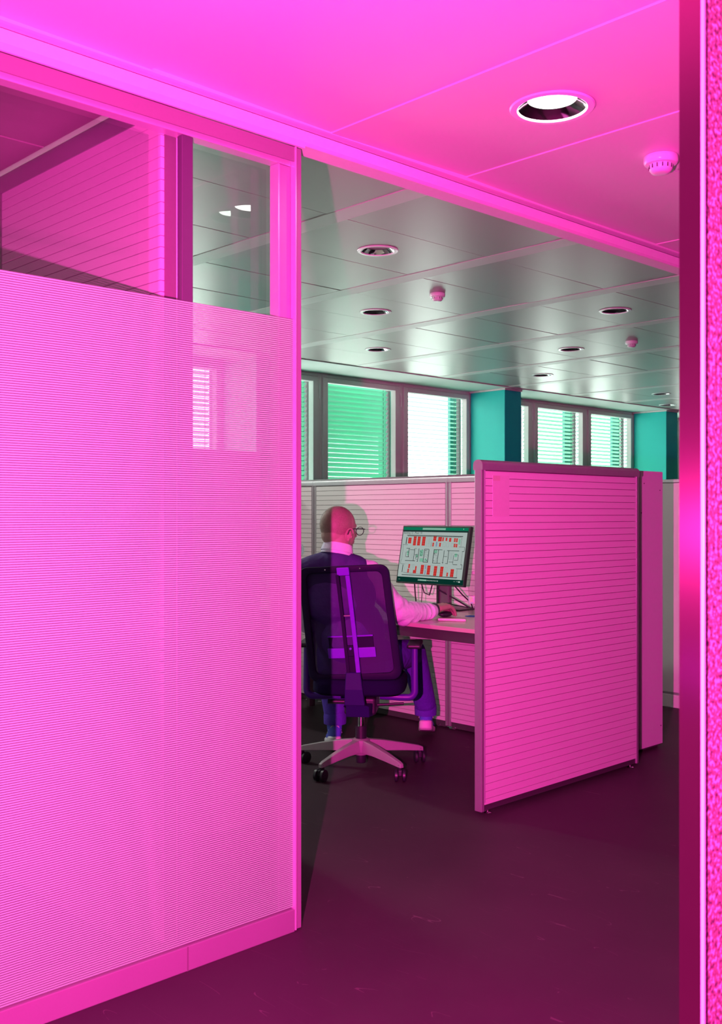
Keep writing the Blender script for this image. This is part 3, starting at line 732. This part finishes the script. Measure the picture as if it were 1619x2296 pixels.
# cables
MB().tube([(-.19, .12, .17), (-.15, .15, .08), (-.10, .19, .03), (-.06, .22, .006)], .004, 8).build('cable', M['black'], mo, smooth=True)
MB().tube([(-.18, .08, .17), (-.15, .08, .10), (-.16, .03, .09), (-.17, .0, .15)], .0035, 8).build('cable', M['black'], mo, smooth=True)
MB().tube([(-.17, .08, .16), (-.20, .05, .10), (-.24, .02, .04), (-.26, .01, .008)], .0022, 8).build('cable', M['black'], mo, smooth=True)
MB().tube([(-.10, .02, .12), (-.05, -.06, .07), (0, -.13, .02), (.01, -.15, .008)], .0045, 8).build('cable', M['black'], mo, smooth=True)
MB().tube([(-.17, -.16, .16), (-.10, -.165, .10), (-.03, -.17, .05), (0, -.16, .008)], .004, 8).build('cable', M['black'], mo, smooth=True)
MB().tube([(-.25, .06, .006), (-.10, .10, .03), (.0, .02, .03), (.06, -.08, .01)], .003, 8).build('cable', M['black'], mo, smooth=True)

# ================================================================= THINGS ON THE DESK
def pet_mat():
    m = bpy.data.materials.new('clear_bottle_plastic'); m.use_nodes = True; nt = m.node_tree; N = nt.nodes; L = nt.links; N.clear()
    t = N.new('ShaderNodeBsdfTransparent'); t.inputs[0].default_value = (.90, .88, .90, 1)
    g = N.new('ShaderNodeBsdfGlossy'); g.inputs['Roughness'].default_value = .08
    f = N.new('ShaderNodeFresnel'); f.inputs[0].default_value = 1.5
    tc = N.new('ShaderNodeTexCoord'); n = N.new('ShaderNodeTexNoise'); n.inputs['Scale'].default_value = 60; L.new(tc.outputs['Object'], n.inputs['Vector'])
    bp = N.new('ShaderNodeBump'); bp.inputs['Strength'].default_value = .5; bp.inputs['Distance'].default_value = .01; L.new(n.outputs['Fac'], bp.inputs['Height'])
    L.new(bp.outputs[0], g.inputs['Normal']); L.new(bp.outputs[0], f.inputs['Normal'])
    x = N.new('ShaderNodeMixShader'); o = N.new('ShaderNodeOutputMaterial')
    ge = N.new('ShaderNodeNewGeometry'); iv = N.new('ShaderNodeMath'); iv.operation = 'SUBTRACT'; iv.inputs[0].default_value = 1.0; L.new(ge.outputs['Backfacing'], iv.inputs[1])
    mu = N.new('ShaderNodeMath'); mu.operation = 'MULTIPLY'; L.new(f.outputs[0], mu.inputs[0]); L.new(iv.outputs[0], mu.inputs[1])
    L.new(mu.outputs[0], x.inputs[0]); L.new(t.outputs[0], x.inputs[1]); L.new(g.outputs[0], x.inputs[2]); L.new(x.outputs[0], o.inputs[0]); return m
M['pet'] = pet_mat()
bt = empty('water_bottle', (4.36, 3.645, DZ)); tag(bt, 'clear plastic water bottle with a small label, on the desk by the near screen', 'bottle')
MB().lathe([(.001, .004), (.020, .0005), (.030, .003), (.033, .012), (.0335, .045), (.031, .052), (.0325, .060), (.0325, .105), (.030, .112), (.033, .125), (.0335, .150), (.030, .175), (.021, .200), (.014, .212), (.0135, .226)], n=32).build('body', M['pet'], bt, smooth=True)
MB().lathe([(.0005, .238), (.0145, .238), (.015, .235), (.015, .225), (.0145, .224)], n=24).build('cap', mat('pale_cap', (.55, .5, .55), .4), bt, smooth=True)
lm = bpy.data.materials.new('bottle_label'); lm.use_nodes = True
_n = lm.node_tree; _v = _n.nodes.new('ShaderNodeTexVoronoi'); _v.inputs['Scale'].default_value = 55
_t = _n.nodes.new('ShaderNodeTexCoord'); _n.links.new(_t.outputs['Object'], _v.inputs['Vector'])
_h = _n.nodes.new('ShaderNodeMix'); _h.data_type = 'RGBA'; _h.inputs[0].default_value = .55; _h.inputs[7].default_value = (.8, .75, .85, 1)
_n.links.new(_v.outputs['Color'], _h.inputs[6]); _n.links.new(_h.outputs[2], _n.nodes['Principled BSDF'].inputs['Base Color'])
MB().lathe([(.0332, .062), (.0332, .103)], n=32).build('paper_label', lm, bt, smooth=True)

def pen(loc, ang, L, r, body, capc, label, group='pens lying on the desk'):
    t = empty('pen', loc, ang); tag(t, label, 'pen', group)
    MB().tube([(0, 0, r), (L*.62, 0, r), (L*.64, 0, r*.98)], [r*.9, r*.9, r*.8], 12).build('barrel', body, t, smooth=True)
    MB().tube([(L*.645, 0, r), (L*.95, 0, r), (L, 0, r)], [r, r, r*.6], 12).build('cap', capc, t, smooth=True)
pinkw = mat('white_marker', (.80, .72, .72), .4)
pen((3.965, 3.555, DZ + .0005), R_(-62), .145, .0075, pinkw, pinkw, 'fat white marker lying at the front of the desk')
pen((4.32, 3.42, DZ + .0005), R_(118), .20, .0036, mat('grey_barrel', (.1, .08, .12), .3), mat('petrol_cap', (.01, .16, .22), .35), 'slim dark pen with petrol blue cap, nearer the marker')
pen((4.345, 3.455, DZ + .0005), R_(121), .17, .0032, mat('dark_barrel', (.06, .05, .08), .3), mat('petrol_cap_2', (.01, .13, .19), .35), 'slim dark pen lying just behind the petrol capped one')
mg = mat('pink_note', (.75, .25, .6), .5)
nt_ = MB().prism([(0, 0), (.07, .005), (.074, .07), (.004, .066)], 0, .004, 'z').build('sticky_pad', mg, None, loc=(4.29, 3.505, DZ + .0005)); tag(nt_, 'small pink pad behind the dark pens, half hidden by screen', 'note pad')
ms = empty('computer_mouse', (4.138, 3.660, DZ)); tag(ms, 'dark computer mouse under the man\'s right hand', 'mouse')
MB().ball((0, 0, .0165), (.050, .029, .016), 24).build('shell', M['black'], ms, smooth=True)
MB().cyl((.028, -.003, .024), (.028, .003, .024), .008, n=12).build('wheel', M['bezel'], ms)
# pale round object, shaped like a lamp, at the left end of the desk, only its edge shows past the glass wall
dl = empty('cyan_desk_object', (4.40, 5.20, DZ)); tag(dl, 'pale cyan rounded object just showing beside the glass wall end', 'lamp')
MB().lathe([(.0005, 0.0005), (.07, 0.0005), (.075, .006), (.07, .014), (.0005, .016)], n=32).build('base', M['trim_white'], dl, smooth=True)
MB().tube([(0, 0, .014), (0, .02, .15), (0, .01, .27)], .006, 10).build('stem', M['alu'], dl, smooth=True)
MB().ball((0, 0, .315), (.045, .045, .055), 24).build('shade', mat('pale_cyan_shade', (.55, .95, .92), .15), dl, smooth=True)

# ================================================================= OFFICE CHAIR
F_ = Vector((math.cos(R_(YAW)), math.sin(R_(YAW)), 0))
P0 = F_ * 5.23
CH = R_(YAW - 90 - 6)
ch = empty('office_chair', tuple(P0), CH); tag(ch, 'dark mesh backed swivel chair with grey five star base, man seated', 'chair')
# five star base; one leg points away from the camera
offs = R_(6)
for k in range(5):
    a = R_(90) + offs + k * 2*math.pi/5
    b = MB(); b.M = Matrix.Rotation(a - math.pi/2, 4, 'Z')
    st_ = [(.030, .118, .024, .030), (.12, .112, .021, .024), (.22, .098, .018, .018), (.315, .082, .014, .012), (.338, .076, .011, .009)]
    vs = []; fs = []
    for (r, z, hw, hh) in st_:
        vs += [(-hw, r, z - hh*1.2), (hw, r, z - hh*1.2), (hw*.75, r, z + hh), (-hw*.75, r, z + hh)]
    for i in range(len(st_) - 1):
        for j in range(4): fs.append((i*4+j, i*4+(j+1) % 4, (i+1)*4+(j+1) % 4, (i+1)*4+j))
    fs += [(3, 2, 1, 0), tuple(len(vs)-4+j for j in range(4))]
    b.add(vs, fs); lg = b.build('base_leg', M['base_grey'], ch, bevel=.003)
    ps = Matrix.Rotation(a - math.pi/2, 4, 'Z') @ Vector((0, .322, 0))
    MB().cyl((ps.x, ps.y, .058), (ps.x, ps.y, .078), .012, n=14).build('caster_stem', M['black'], lg)
    sw_ = R_(random.choice([20, 70, -30, 110]) + k * 31)
    if k == 2: sw_ = R_(-25)
    if k == 3: sw_ = R_(5)
    b = MB(); b.M = Matrix.Translation(ps) @ Matrix.Rotation(sw_, 4, 'Z')
    for s_ in (-1, 1):
        b.M = Matrix.Translation(ps) @ Matrix.Rotation(sw_, 4, 'Z') @ Matrix.Translation((s_*.019, -.012, .030)) @ Matrix.Rotation(math.pi/2, 4, 'Y')
        c = MB(); c.M = b.M
        c.lathe([(.0005, -.009), (.022, -.009), (.0295, -.006), (.0295, .006), (.022, .009), (.0005, .009)], n=24)
        c.build('caster_wheel', M['black'], lg, smooth=True)
    b = MB(); b.M = Matrix.Translation(ps) @ Matrix.Rotation(sw_, 4, 'Z')
    b.box(-.009, .009, -.030, .012, .030, .058).build('caster_fork', M['black'], lg, bevel=.003)
MB().lathe([(.0005, .070), (.034, .070), (.036, .075), (.044, .088), (.046, .145), (.036, .152), (.0005, .152)], n=36).build('base_hub', M['base_grey'], ch, smooth=True)
MB().lathe([(.0005, .028), (.024, .028), (.026, .032), (.026, .0695)], n=28).build('cylinder_end', M['black'], ch, smooth=True)
MB().lathe([(.0005, .1525), (.029, .1525), (.029, .215), (.0005, .216)], n=28).build('gas_cylinder', M['black'], ch, smooth=True)
MB().lathe([(.016, .2165), (.016, .285)], n=24, close=True).build('piston', M['chrome'], ch, smooth=True)
b = MB(); b.box(-.075, .085, -.10, .12, .285, .375); b.build('mechanism', M['black'], ch, bevel=.015, seg=3)
MB().cyl((.08, -.02, .325), (.22, -.02, .335), .007, n=10).build('lever', M['black'], ch)
MB().cyl((-.075, .0, .335), (-.17, .0, .335), .012, n=12).build('tension_knob', M['black'], ch)
# seat
b = MB()
ring = []
for (z, s_) in ((.398, .90), (.412, 1.0), (.455, 1.0), (.478, .93)):
    for j in range(36):
        t = 2*math.pi*j/36; cx_, sy_ = math.cos(t), math.sin(t)
        e = 2/4.5
        ring.append((.232*s_*math.copysign(abs(cx_)**e, cx_), .01 + .235*s_*math.copysign(abs(sy_)**e, sy_), z))
fs = [(i*36+j, i*36+(j+1) % 36, (i+1)*36+(j+1) % 36, (i+1)*36+j) for i in range(3) for j in range(36)]
fs += [tuple(range(36))[::-1], tuple(108+j for j in range(36))]
b.add(ring, fs); b.build('seat', M['seat_cloth'], ch, smooth=True, bevel=.004)
# backrest: rounded frame, roll and recline applied to the points
BZ0, BZ1 = .470, 1.045
def bk(x, z, y=0.0):
    """point on the backrest: x across, z up, y towards the sitter; curved, leaning, slightly rolled"""
    h = (z - BZ0) / (BZ1 - BZ0)
    yy = -.205 - .075*h - .035*math.sin(h*math.pi*.9) * 0.0 + .03*(1-h)**2 + (x/.23)**2 * .030 + .022*math.sin(math.pi*h) + y
    a = R_(-5.2)
    X = x*math.cos(a) + (z-.36)*math.sin(a); Z = .36 - x*math.sin(a)*.55 + (z-.36)*math.cos(a)
    return (X, yy, Z)
def rr(hw0, hw1, z0, z1, r, n=8):
    """rounded rectangle outline, hw0 at bottom, hw1 on top"""
    pts = []
    for (sx, zc, a0) in ((1, z0 + r, -90), (1, z1 - r, 0), (-1, z1 - r, 90), (-1, z0 + r, 180)):
        for i in range(n + 1):
            a = R_(a0 + 90*i/n)
            z = zc + r*math.sin(a); h = (z - z0)/(z1 - z0); hw = hw0 + (hw1 - hw0)*h
            x = sx*(hw - r) + r*math.cos(a)
            pts.append((x, z))
    return pts
out = rr(.232, .222, BZ0, BZ1, .045); inn = rr(.196, .186, BZ0 + .035, BZ1 - .032, .030)
def loft(o_, i_, y0, y1):
    n = len(o_); vs = [bk(p[0], p[1], y0) for p in o_] + [bk(p[0], p[1], y0) for p in i_] + [bk(p[0], p[1], y1) for p in o_] + [bk(p[0], p[1], y1) for p in i_]
    fs = []
    for k in range(n):
        j = (k+1) % n
        fs += [(k, j, n+j, n+k), (2*n+k, 3*n+k, 3*n+j, 2*n+j), (k, 2*n+k, 2*n+j, j), (n+k, n+j, 3*n+j, 3*n+k)]
    return MB().add(vs, fs)
loft(out, inn, -.012, .024).build('back_frame', M['chair_dark'], ch, smooth=True, bevel=.005)
b = MB(); nx, nz = 16, 22; vs = []
for i in range(nz+1):
    for j in range(nx+1):
        z = BZ0 + .020 + (BZ1 - BZ0 - .036)*i/nz; h = i/nz
        vs.append(bk((.208 - .010*h)*(2*j/nx - 1), z, .010))
b.add(vs, [(i*(nx+1)+j, i*(nx+1)+j+1, (i+1)*(nx+1)+j+1, (i+1)*(nx+1)+j) for i in range(nz) for j in range(nx)])
b.build('mesh_back', M['mesh'], ch, smooth=True)
# lumbar plate with a lip along the top
def plate(x0, x1, z0, z1, y0, y1, n=8):
    b = MB(); vs = []; 
    for yy in (y0, y1):
        for i in range(n+1):
            for j in range(n+1): vs.append(bk(x0 + (x1-x0)*j/n, z0 + (z1-z0)*i/n, yy))
    m_ = (n+1)*(n+1); fs = []
    for i in range(n):
        for j in range(n):
            q = i*(n+1)+j; fs += [(q, q+1, q+n+2, q+n+1), (m_+q, m_+q+n+1, m_+q+n+2, m_+q+1)]
    ed = [j for j in range(n)]
    for j in range(n):
        fs += [(j, m_+j, m_+j+1, j+1), (n*(n+1)+j, n*(n+1)+j+1, m_+n*(n+1)+j+1, m_+n*(n+1)+j), (j*(n+1), (j+1)*(n+1), m_+(j+1)*(n+1), m_+j*(n+1)), (j*(n+1)+n, m_+j*(n+1)+n, m_+(j+1)*(n+1)+n, (j+1)*(n+1)+n)]
    return b.add(vs, fs)
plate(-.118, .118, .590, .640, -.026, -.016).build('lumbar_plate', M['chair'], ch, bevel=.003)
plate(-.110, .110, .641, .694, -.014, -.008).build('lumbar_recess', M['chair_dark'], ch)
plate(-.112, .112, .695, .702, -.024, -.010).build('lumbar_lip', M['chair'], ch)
# spine: two rails joined at the top, slot between them, spreading into the mechanism
def rail(x0, x1, z0, z1, y0, y1, n=12): return plate(x0, x1, z0, z1, y0, y1, n)
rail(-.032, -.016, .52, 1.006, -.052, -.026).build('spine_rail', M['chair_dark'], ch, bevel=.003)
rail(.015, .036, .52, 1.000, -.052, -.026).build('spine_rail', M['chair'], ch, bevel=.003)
rail(-.024, .036, 1.001, 1.040, -.050, -.020).build('spine_cap', M['chair'], ch, bevel=.004)
rail(-.0165, .0145, .52, .600, -.040, -.028).build('spine_web', M['chair_dark'], ch)
rail(-.0165, .0145, .800, .806, -.046, -.028).build('slot_step', M['alu'], ch)
rail(-.0155, .0140, .602, .655, -.052, -.030).build('lock_block', M['chair_dark'], ch, bevel=.002)
p_ = bk(0, .640, -.056); MB().ball(p_, .007, 14).build('lock_button', M['chair'], ch, smooth=True)
for xx in (-.085, .085):
    p_ = bk(xx, 1.030, -.014); MB().ball(p_, .004, 10).build('screw', M['chrome'], ch, smooth=True)
b = MB()
secs = [(bk(0, .522, -.038), .036, .013), ((-.010, -.232, .44), .044, .018), ((-.006, -.215, .36), .050, .024), ((0, -.165, .318), .058, .030), ((.004, -.09, .315), .066, .034)]
vs = []; fs = []
for (c_, hw, hh) in secs:
    for (sx, sy) in ((-1,-1), (1,-1), (1,1), (-1,1)):
        vs.append((c_[0] + sx*hw, c_[1] + sy*hh*(1 if c_[2] > .33 else .3), c_[2] + (0 if c_[2] > .33 else -sy*hh)))
for i in range(len(secs)-1):
    for j in range(4): fs.append((i*4+j, i*4+(j+1) % 4, (i+1)*4+(j+1) % 4, (i+1)*4+j))
fs += [(3,2,1,0), (16,17,18,19)]
b.add(vs, fs).build('spine_foot', M['chair'] if False else mat('spine_foot_plastic', (.020, .006, .10), .6, 0, .2), ch, bevel=.006)
# arm rests: L bracket, upright, pad
for s_ in (-1, 1):
    xo = .276
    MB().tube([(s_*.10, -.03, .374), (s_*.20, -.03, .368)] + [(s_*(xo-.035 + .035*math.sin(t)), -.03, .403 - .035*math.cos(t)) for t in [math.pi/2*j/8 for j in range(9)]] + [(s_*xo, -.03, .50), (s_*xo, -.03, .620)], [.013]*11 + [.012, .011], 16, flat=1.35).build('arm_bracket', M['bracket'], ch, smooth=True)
    b = MB(); b.box(s_*xo - .036, s_*xo + .036, -.12, .11, .624, .646); b.build('arm_pad', M['black'], ch, bevel=.010, seg=3)

# ================================================================= THE MAN
pr = empty('person', tuple(P0), R_(YAW - 90)); tag(pr, 'balding man in glasses, dark vest, pale shirt and jeans, seated with back turned', 'person')
hd = Matrix.Translation((-.108, -.105, 1.225)) @ Matrix.Rotation(R_(-46), 4, 'Z') @ Matrix.Rotation(R_(-6), 4, 'X')
body = MB()
body.M = hd
body.ball((0, -.012, .014), (.0775, .098, .094), 28)
body.ball((0, .020, -.030), (.066, .072, .082), 24)
body.ball((0, -.045, -.035), (.060, .055, .060), 20)
body.ball((0, .058, -.088), (.036, .032, .026), 16)
body.limb([(-.045, .0, -.075, .022), (0, .062, -.095, .022)]); body.limb([(.045, .0, -.075, .022), (0, .062, -.095, .022)])
body.ball((0, .070, .018), (.050, .021, .016), 16)
body.limb([(0, .090, .008, .009), (0, .108, -.028, .014)])
body.ball((.013, .098, -.033), .009, 12); body.ball((-.013, .098, -.033), .009, 12)
body.ball((0, .090, -.060), (.024, .010, .006), 12); body.ball((0, .089, -.070), (.021, .010, .006), 12)
body.M = Matrix.Identity(4)
body.limb([(-.112, -.125, 1.175, .060), (-.122, -.135, 1.10, .064), (-.122, -.125, 1.03, .075)])
for s_ in (-1, 1):
    body.M = hd @ Matrix.Translation((s_*.077, -.002, -.038)) @ Matrix.Rotation(R_(s_*-30), 4, 'Z') @ Matrix.Rotation(R_(-12), 4, 'X')
    body.ball((0, 0, 0), (.010, .016, .026), 16)
body.M = Matrix.Identity(4)
# trunk and limbs under the clothes
body.ball((-.11, -.115, .93), (.165, .100, .15)); body.ball((-.05, -.075, .72), (.145, .115, .17)); body.ball((0, -.02, .56), (.150, .115, .10))
SR, SL = (.045, -.115, 1.005), (-.292, -.110, .995)
ER, WR = (.188, -.030, .800), (.388, .186, .790)
EL, WL = (-.275, .050, .735), (-.195, .300, .778)
body.limb([(*SR, .045), (*ER, .036), (*WR, .026)]); body.limb([(*SL, .045), (*EL, .036), (*WL, .026)])
KR, AR = (.285, .395, .535), (.365, .575, .185)
KL, AL = (-.175, .410, .535), (-.140, .365, .165)
for hx, K, A in ((.085, KR, AR), (-.085, KL, AL)):
    body.limb([(hx, .0, .53, .075), (*K, .052), (*A, .036)])
body.limb([(*AR, .032), (.37, .625, .12, .028)]); body.limb([(*AL, .032), (-.140, .390, .11, .028)])
# hands: palm and five bent fingers; hx = direction of the hand, side = towards the thumb
def hand(b, wr, fwd, side, drop, curl):
    fw = Vector(fwd).normalized(); sd = Vector(side).normalized(); up = Vector((0, 0, 1)); w0 = Vector(wr)
    def P(f, s_, u): q = w0 + fw*f + sd*s_ + up*u; return (q.x, q.y, q.z)
    b.limb([(*w0, .026), (*P(.035, 0, .004), .025)])
    for s_ in (-.026, -.010, .008, .024):
        b.limb([(*P(.020, s_*.8, .004), .016), (*P(.084, s_*1.2, .012 + (.004 if abs(s_) < .02 else 0)), .0145)])
    for s_, L in ((-.031, .060), (-.011, .076), (.009, .082), (.028, .072)):
        a = P(.086, s_*1.1, .012); c1 = P(.086 + L*.42, s_*1.2, .012 - drop*.22); c2 = P(.086 + L*.70, s_*1.22, .010 - drop*.62*curl); c3 = P(.086 + L*.84, s_*1.22, .008 - drop*curl)
        b.limb([(*a, .0118), (*c1, .0105), (*c2, .0098), (*c3, .0086)], 14)
    b.limb([(*P(.025, .022, .0), .016), (*P(.055, .045, -.008), .0125), (*P(.082, .052, -.016), .0108), (*P(.102, .050, -.022), .0092)], 14)
fwR = (math.cos(R_(48)), math.sin(R_(48)), 0)
hand(body, WR, fwR, (-fwR[1], fwR[0], 0), .046, 1.0)
fwL = (.35, .93, 0)
hand(body, WL, fwL, (.93, -.35, 0), .028, 1.0)
body.build('body', M['skin'], pr, remesh=.0046)

for s_ in (-1, 1):
    b = MB(); b.M = hd @ Matrix.Translation((s_*.084, -.006, -.036)) @ Matrix.Rotation(R_(s_*-30), 4, 'Z') @ Matrix.Rotation(R_(-12), 4, 'X')
    hp = [(s_*.004*math.cos(t*.5), -.002 + .0175*math.cos(t + .35), .003 + .029*math.sin(t + .35)) for t in [R_(250)*j/20 for j in range(21)]]
    b.tube(hp, [.0030 + .0012*math.sin(math.pi*j/20) for j in range(21)], 8)
    b.tube([(s_*.003, -.007 + .011*math.cos(t), .001 + .020*math.sin(t)) for t in [R_(40) + R_(170)*j/12 for j in range(13)]], .0022, 8)
    b.ball((-s_*.003, .001, -.021), (.0055, .008, .011), 14); b.ball((-s_*.004, .013, -.004), (.005, .004, .008), 12)
    b.build('ear', M['skin'], pr, smooth=True)
# shirt: arms, shoulders, collar
sh = MB()
sh.ball((-.11, -.115, .92), (.180, .112, .16)); sh.ball((-.05, -.075, .72), (.160, .125, .17))
sh.limb([(*SR, .060), (.10, -.085, .92, .061), (*ER, .054), (.24, .02, .794, .054), (.31, .10, .788, .047), (.372, .165, .783, .038)])
sh.limb([(*SL, .060), (-.30, -.04, .88, .062), (*EL, .056), (-.24, .16, .755, .050), (-.205, .27, .775, .038)])
sh.limb([(-.12, -.118, 1.04, .064), (*SR, .058)]); sh.limb([(-.12, -.118, 1.04, .064), (*SL, .058)])
# loose folds of the sleeve
for (c_, r_) in [((.215, .0, .768), .048), ((.205, -.02, .835), .038), ((.262, .045, .772), .046), ((.12, -.06, .885), .058), ((.165, -.05, .84), .057)]: sh.ball(c_, r_)
for k_ in range(7):
    f = k_/6; p = Vector((.225 + .125*f, .01 + .125*f, .795 - .01*f)); r_ = .0545 - .012*f
    d_ = Vector((.68, .72, 0)); a_ = Vector((0, 0, 1)); c_ = d_.cross(a_)
    pts = [tuple(p + (a_*math.cos(t) + c_*math.sin(t))*r_ + d_*(.012*math.sin(t + k_))) for t in [2*math.pi*j/20 for j in range(20)]]
    sh.tube(pts, .0052, 8, closed=True)
sh.build('shirt', M['shirt'], pr, remesh=.0055)
cl = MB(); cl.M = Matrix.Translation((-.121, -.128, 1.100)) @ Matrix.Rotation(R_(-9), 4, 'X') @ Matrix.Rotation(R_(9), 4, 'Y')
cl.lathe([(.079, -.008), (.0745, .024), (.0715, .046), (.0690, .047), (.0695, .030), (.073, -.008)], n=40)
cl.M = cl.M @ Matrix.Translation((0, 0, 0))
cl.lathe([(.0722, .046), (.078, .026), (.0825, .006), (.0805, .005), (.0765, .022), (.0712, .044)], n=40)
cl.build('shirt_collar', M['shirt'], pr, smooth=True)
# vest
vt = MB()
vt.ball((-.115, -.120, .90), (.195, .122, .185)); vt.ball((-.055, -.080, .70), (.178, .138, .19)); vt.ball((-.01, -.03, .58), (.185, .130, .12))
vt.limb([(-.125, -.130, 1.045, .080), (-.03, -.125, 1.022, .070), (-.008, -.12, 1.008, .068)]); vt.limb([(-.125, -.130, 1.045, .080), (-.235, -.125, 1.020, .072), (-.27, -.12, 1.008, .070)])
vt.limb([(-.122, -.132, 1.055, .086), (-.122, -.120, 1.02, .095)]); vt.limb([(-.13, -.125, 1.00, .10), (-.06, -.125, .99, .09)]); vt.limb([(-.13, -.125, 1.00, .10), (-.20, -.125, .98, .09)])
vt.limb([(-.02, -.12, 1.012, .060), (-.012, -.12, .93, .085)])
vt.build('vest', M['vest'], pr, remesh=.0060)
# jeans
je = MB()
je.ball((0, -.02, .555), (.178, .135, .095))
je.limb([(.09, .0, .535, .092), (.19, .20, .545, .084), (KR[0], KR[1], KR[2], .072), (.325, .485, .37, .068), (.362, .560, .225, .062), (.366, .572, .205, .054)])
je.limb([(-.09, .0, .535, .092), (-.13, .20, .545, .084), (KL[0], KL[1], KL[2], .072), (-.160, .392, .36, .070), (-.143, .372, .222, .063), (-.142, .372, .200, .055)])
je.build('jeans', M['jeans'], pr, remesh=.0070)
for A in ((.366, .574, .168), (-.142, .372, .160)):
    MB().lathe([(.054, -.012), (.0615, -.010), (.063, .030), (.0600, .050), (.052, .052)], A, 28).build('trouser_hem', M['jeans'], pr, smooth=True)
# cropped hair: shell over the back and sides of the skull
b = MB(); n = 48; mrow = 26; vs = []; fs = []
for i in range(mrow + 1):
    a = math.pi*.06 + math.pi*.62*i/mrow
    for j in range(n + 1):
        bb = math.pi*.93 + math.pi*1.14*j/n     # round the back
        vs.append((.0800*math.sin(a)*math.cos(bb), -.012 + .1005*math.sin(a)*math.sin(bb), .014 + .0965*math.cos(a)))
fs = [(i*(n+1)+j, i*(n+1)+j+1, (i+1)*(n+1)+j+1, (i+1)*(n+1)+j) for i in range(mrow) for j in range(n)]
b.M = hd; b.add(vs, fs); b.build('hair', M['hair'], pr, smooth=True)['label'] = 'closely cropped brown stubble'
# glasses
b = MB(); b.M = hd
for s_ in (-1, 1):
    b.tube([(s_*.088, -.022, -.034), (s_*.087, -.012, -.012), (s_*.084, .020, -.002), (s_*.080, .080, .004), (s_*.074, .106, .004)], .0024, 8)
    b.tube([(s_*.037 + s_*0 + .031*math.cos(t), .108 - .004*math.cos(t)*s_, .021*math.sin(t) - .006) for t in [2*math.pi*j/24 for j in range(24)]], .0020, 8, closed=True)
b.tube([(-.008, .112, -.002), (0, .114, .002), (.008, .112, -.002)], .002, 8)
b.build('glasses', M['black'], pr, smooth=True)
b = MB(); b.M = hd
for s_ in (-1, 1):
    b.ball((s_*.031, .071, .004), .011, 14)
b.build('eyes', mat('eye_white', (.7, .68, .65), .2), pr, smooth=True)
# watch / dark cuff band on the right wrist
wt = MB(); d_ = Vector(fwR); c_ = Vector((-d_.y, d_.x, 0)); ctr = Vector(WR) + d_*.000
wt.tube([tuple(ctr + c_*math.cos(t)*.031 + Vector((0, 0, 1))*math.sin(t)*.030) for t in [2*math.pi*j/24 for j in range(24)]], .0045, 8, closed=True)
wt.build('wrist_watch', M['black'], pr, smooth=True)
# trainers
def shoe(pos, yaw, pitch):
    G = Matrix.Translation(pos) @ Matrix.Rotation(yaw, 4, 'Z') @ Matrix.Rotation(pitch, 4, 'X')
    def outl(s_, z, wd=1.14):
        P = [(-.030, -.010), (-.036, .03), (-.034, .09), (-.040, .16), (-.044, .20), (-.038, .245), (-.018, .268), (.008, .270), (.032, .250), (.042, .21), (.038, .15), (.030, .09), (.034, .03), (.028, -.010), (.012, -.022), (-.012, -.022)]
        return [(p[0]*s_*wd, .12 + (p[1]-.12)*s_, z) for p in P]
    def lay(name, rows, mt, bev):
        b = MB(); b.M = G; n = 16; vs = []
        for r in rows: vs += r
        fs = [(i*n+j, i*n+(j+1) % n, (i+1)*n+(j+1) % n, (i+1)*n+j) for i in range(len(rows)-1) for j in range(n)] + [tuple(range(n)), tuple((len(rows)-1)*n + j for j in range(n))[::-1]]
        return b.add(vs, fs).build(name, mt, pr, smooth=True, subd=1)
    lay('shoe_sole', [outl(.96, 0), outl(1.04, .006), [(x, y, z + (.030 if y < .03 else .014 if y < .08 else 0)) for (x, y, z) in outl(1.04, .028)], [(x, y, z + (.030 if y < .03 else .014 if y < .08 else 0)) for (x, y, z) in outl(.97, .032)]], M['shoe_white'], 0)
    up = []
    for s_, z, hi in ((.99, .030, 0), (.98, .045, .2), (.90, .065, .6), (.80, .085, 1.0)):
        rw = []
        for (x, y, zz) in outl(s_, z):
            f = max(0, min(1, (.17 - y)/.14)); rw.append((x*(1 if y < .15 else .9), y, .030 + (zz - .030)*(.55 + .60*f)))
        up.append(rw)
    lay('shoe_upper', up, M['shoe_blue'], 0)
    b = MB(); b.M = G; b.limb([(0, .014, .070, .038), (0, .022, .112, .043)]); b.limb([(0, .05, .085, .038), (0, .13, .066, .034)])
    b.build('shoe_collar', M['shoe_blue'], pr, remesh=.005)
    b = MB(); b.M = G; b.tube([(-.040, .030, .072), (-.033, .0, .090), (-.016, -.018, .112), (0, -.022, .118), (.016, -.018, .112), (.033, 0, .090), (.040, .030, .072)], .0028, 8).build('shoe_piping', M['shoe_white'], pr, smooth=True)
shoe((.366, .565, .070), R_(-6), R_(-14))
shoe((-.142, .335, .030), R_(4), R_(-7))

# ================================================================= NEAR JAMB AT THE RIGHT
JX, JY = 1.401, .7375
jb = empty('wall_right.001', (JX, JY, 0)); struct(jb, 'blurred speckled granite jamb with brushed steel edge, closest to camera')
MB().box(.004, .55, 0, .036, 0, C1 - .03).build('granite_cladding', M['granite'], jb)
MB().box(0, .0032, .003, .0375, 0, C1 - .03).build('steel_reveal', M['brushed'], jb)
MB().box(-.0008, .0038, -.003, .0028, 0, C1 - .03).build('steel_edge', M['trim_gloss'], jb, bevel=.0006)
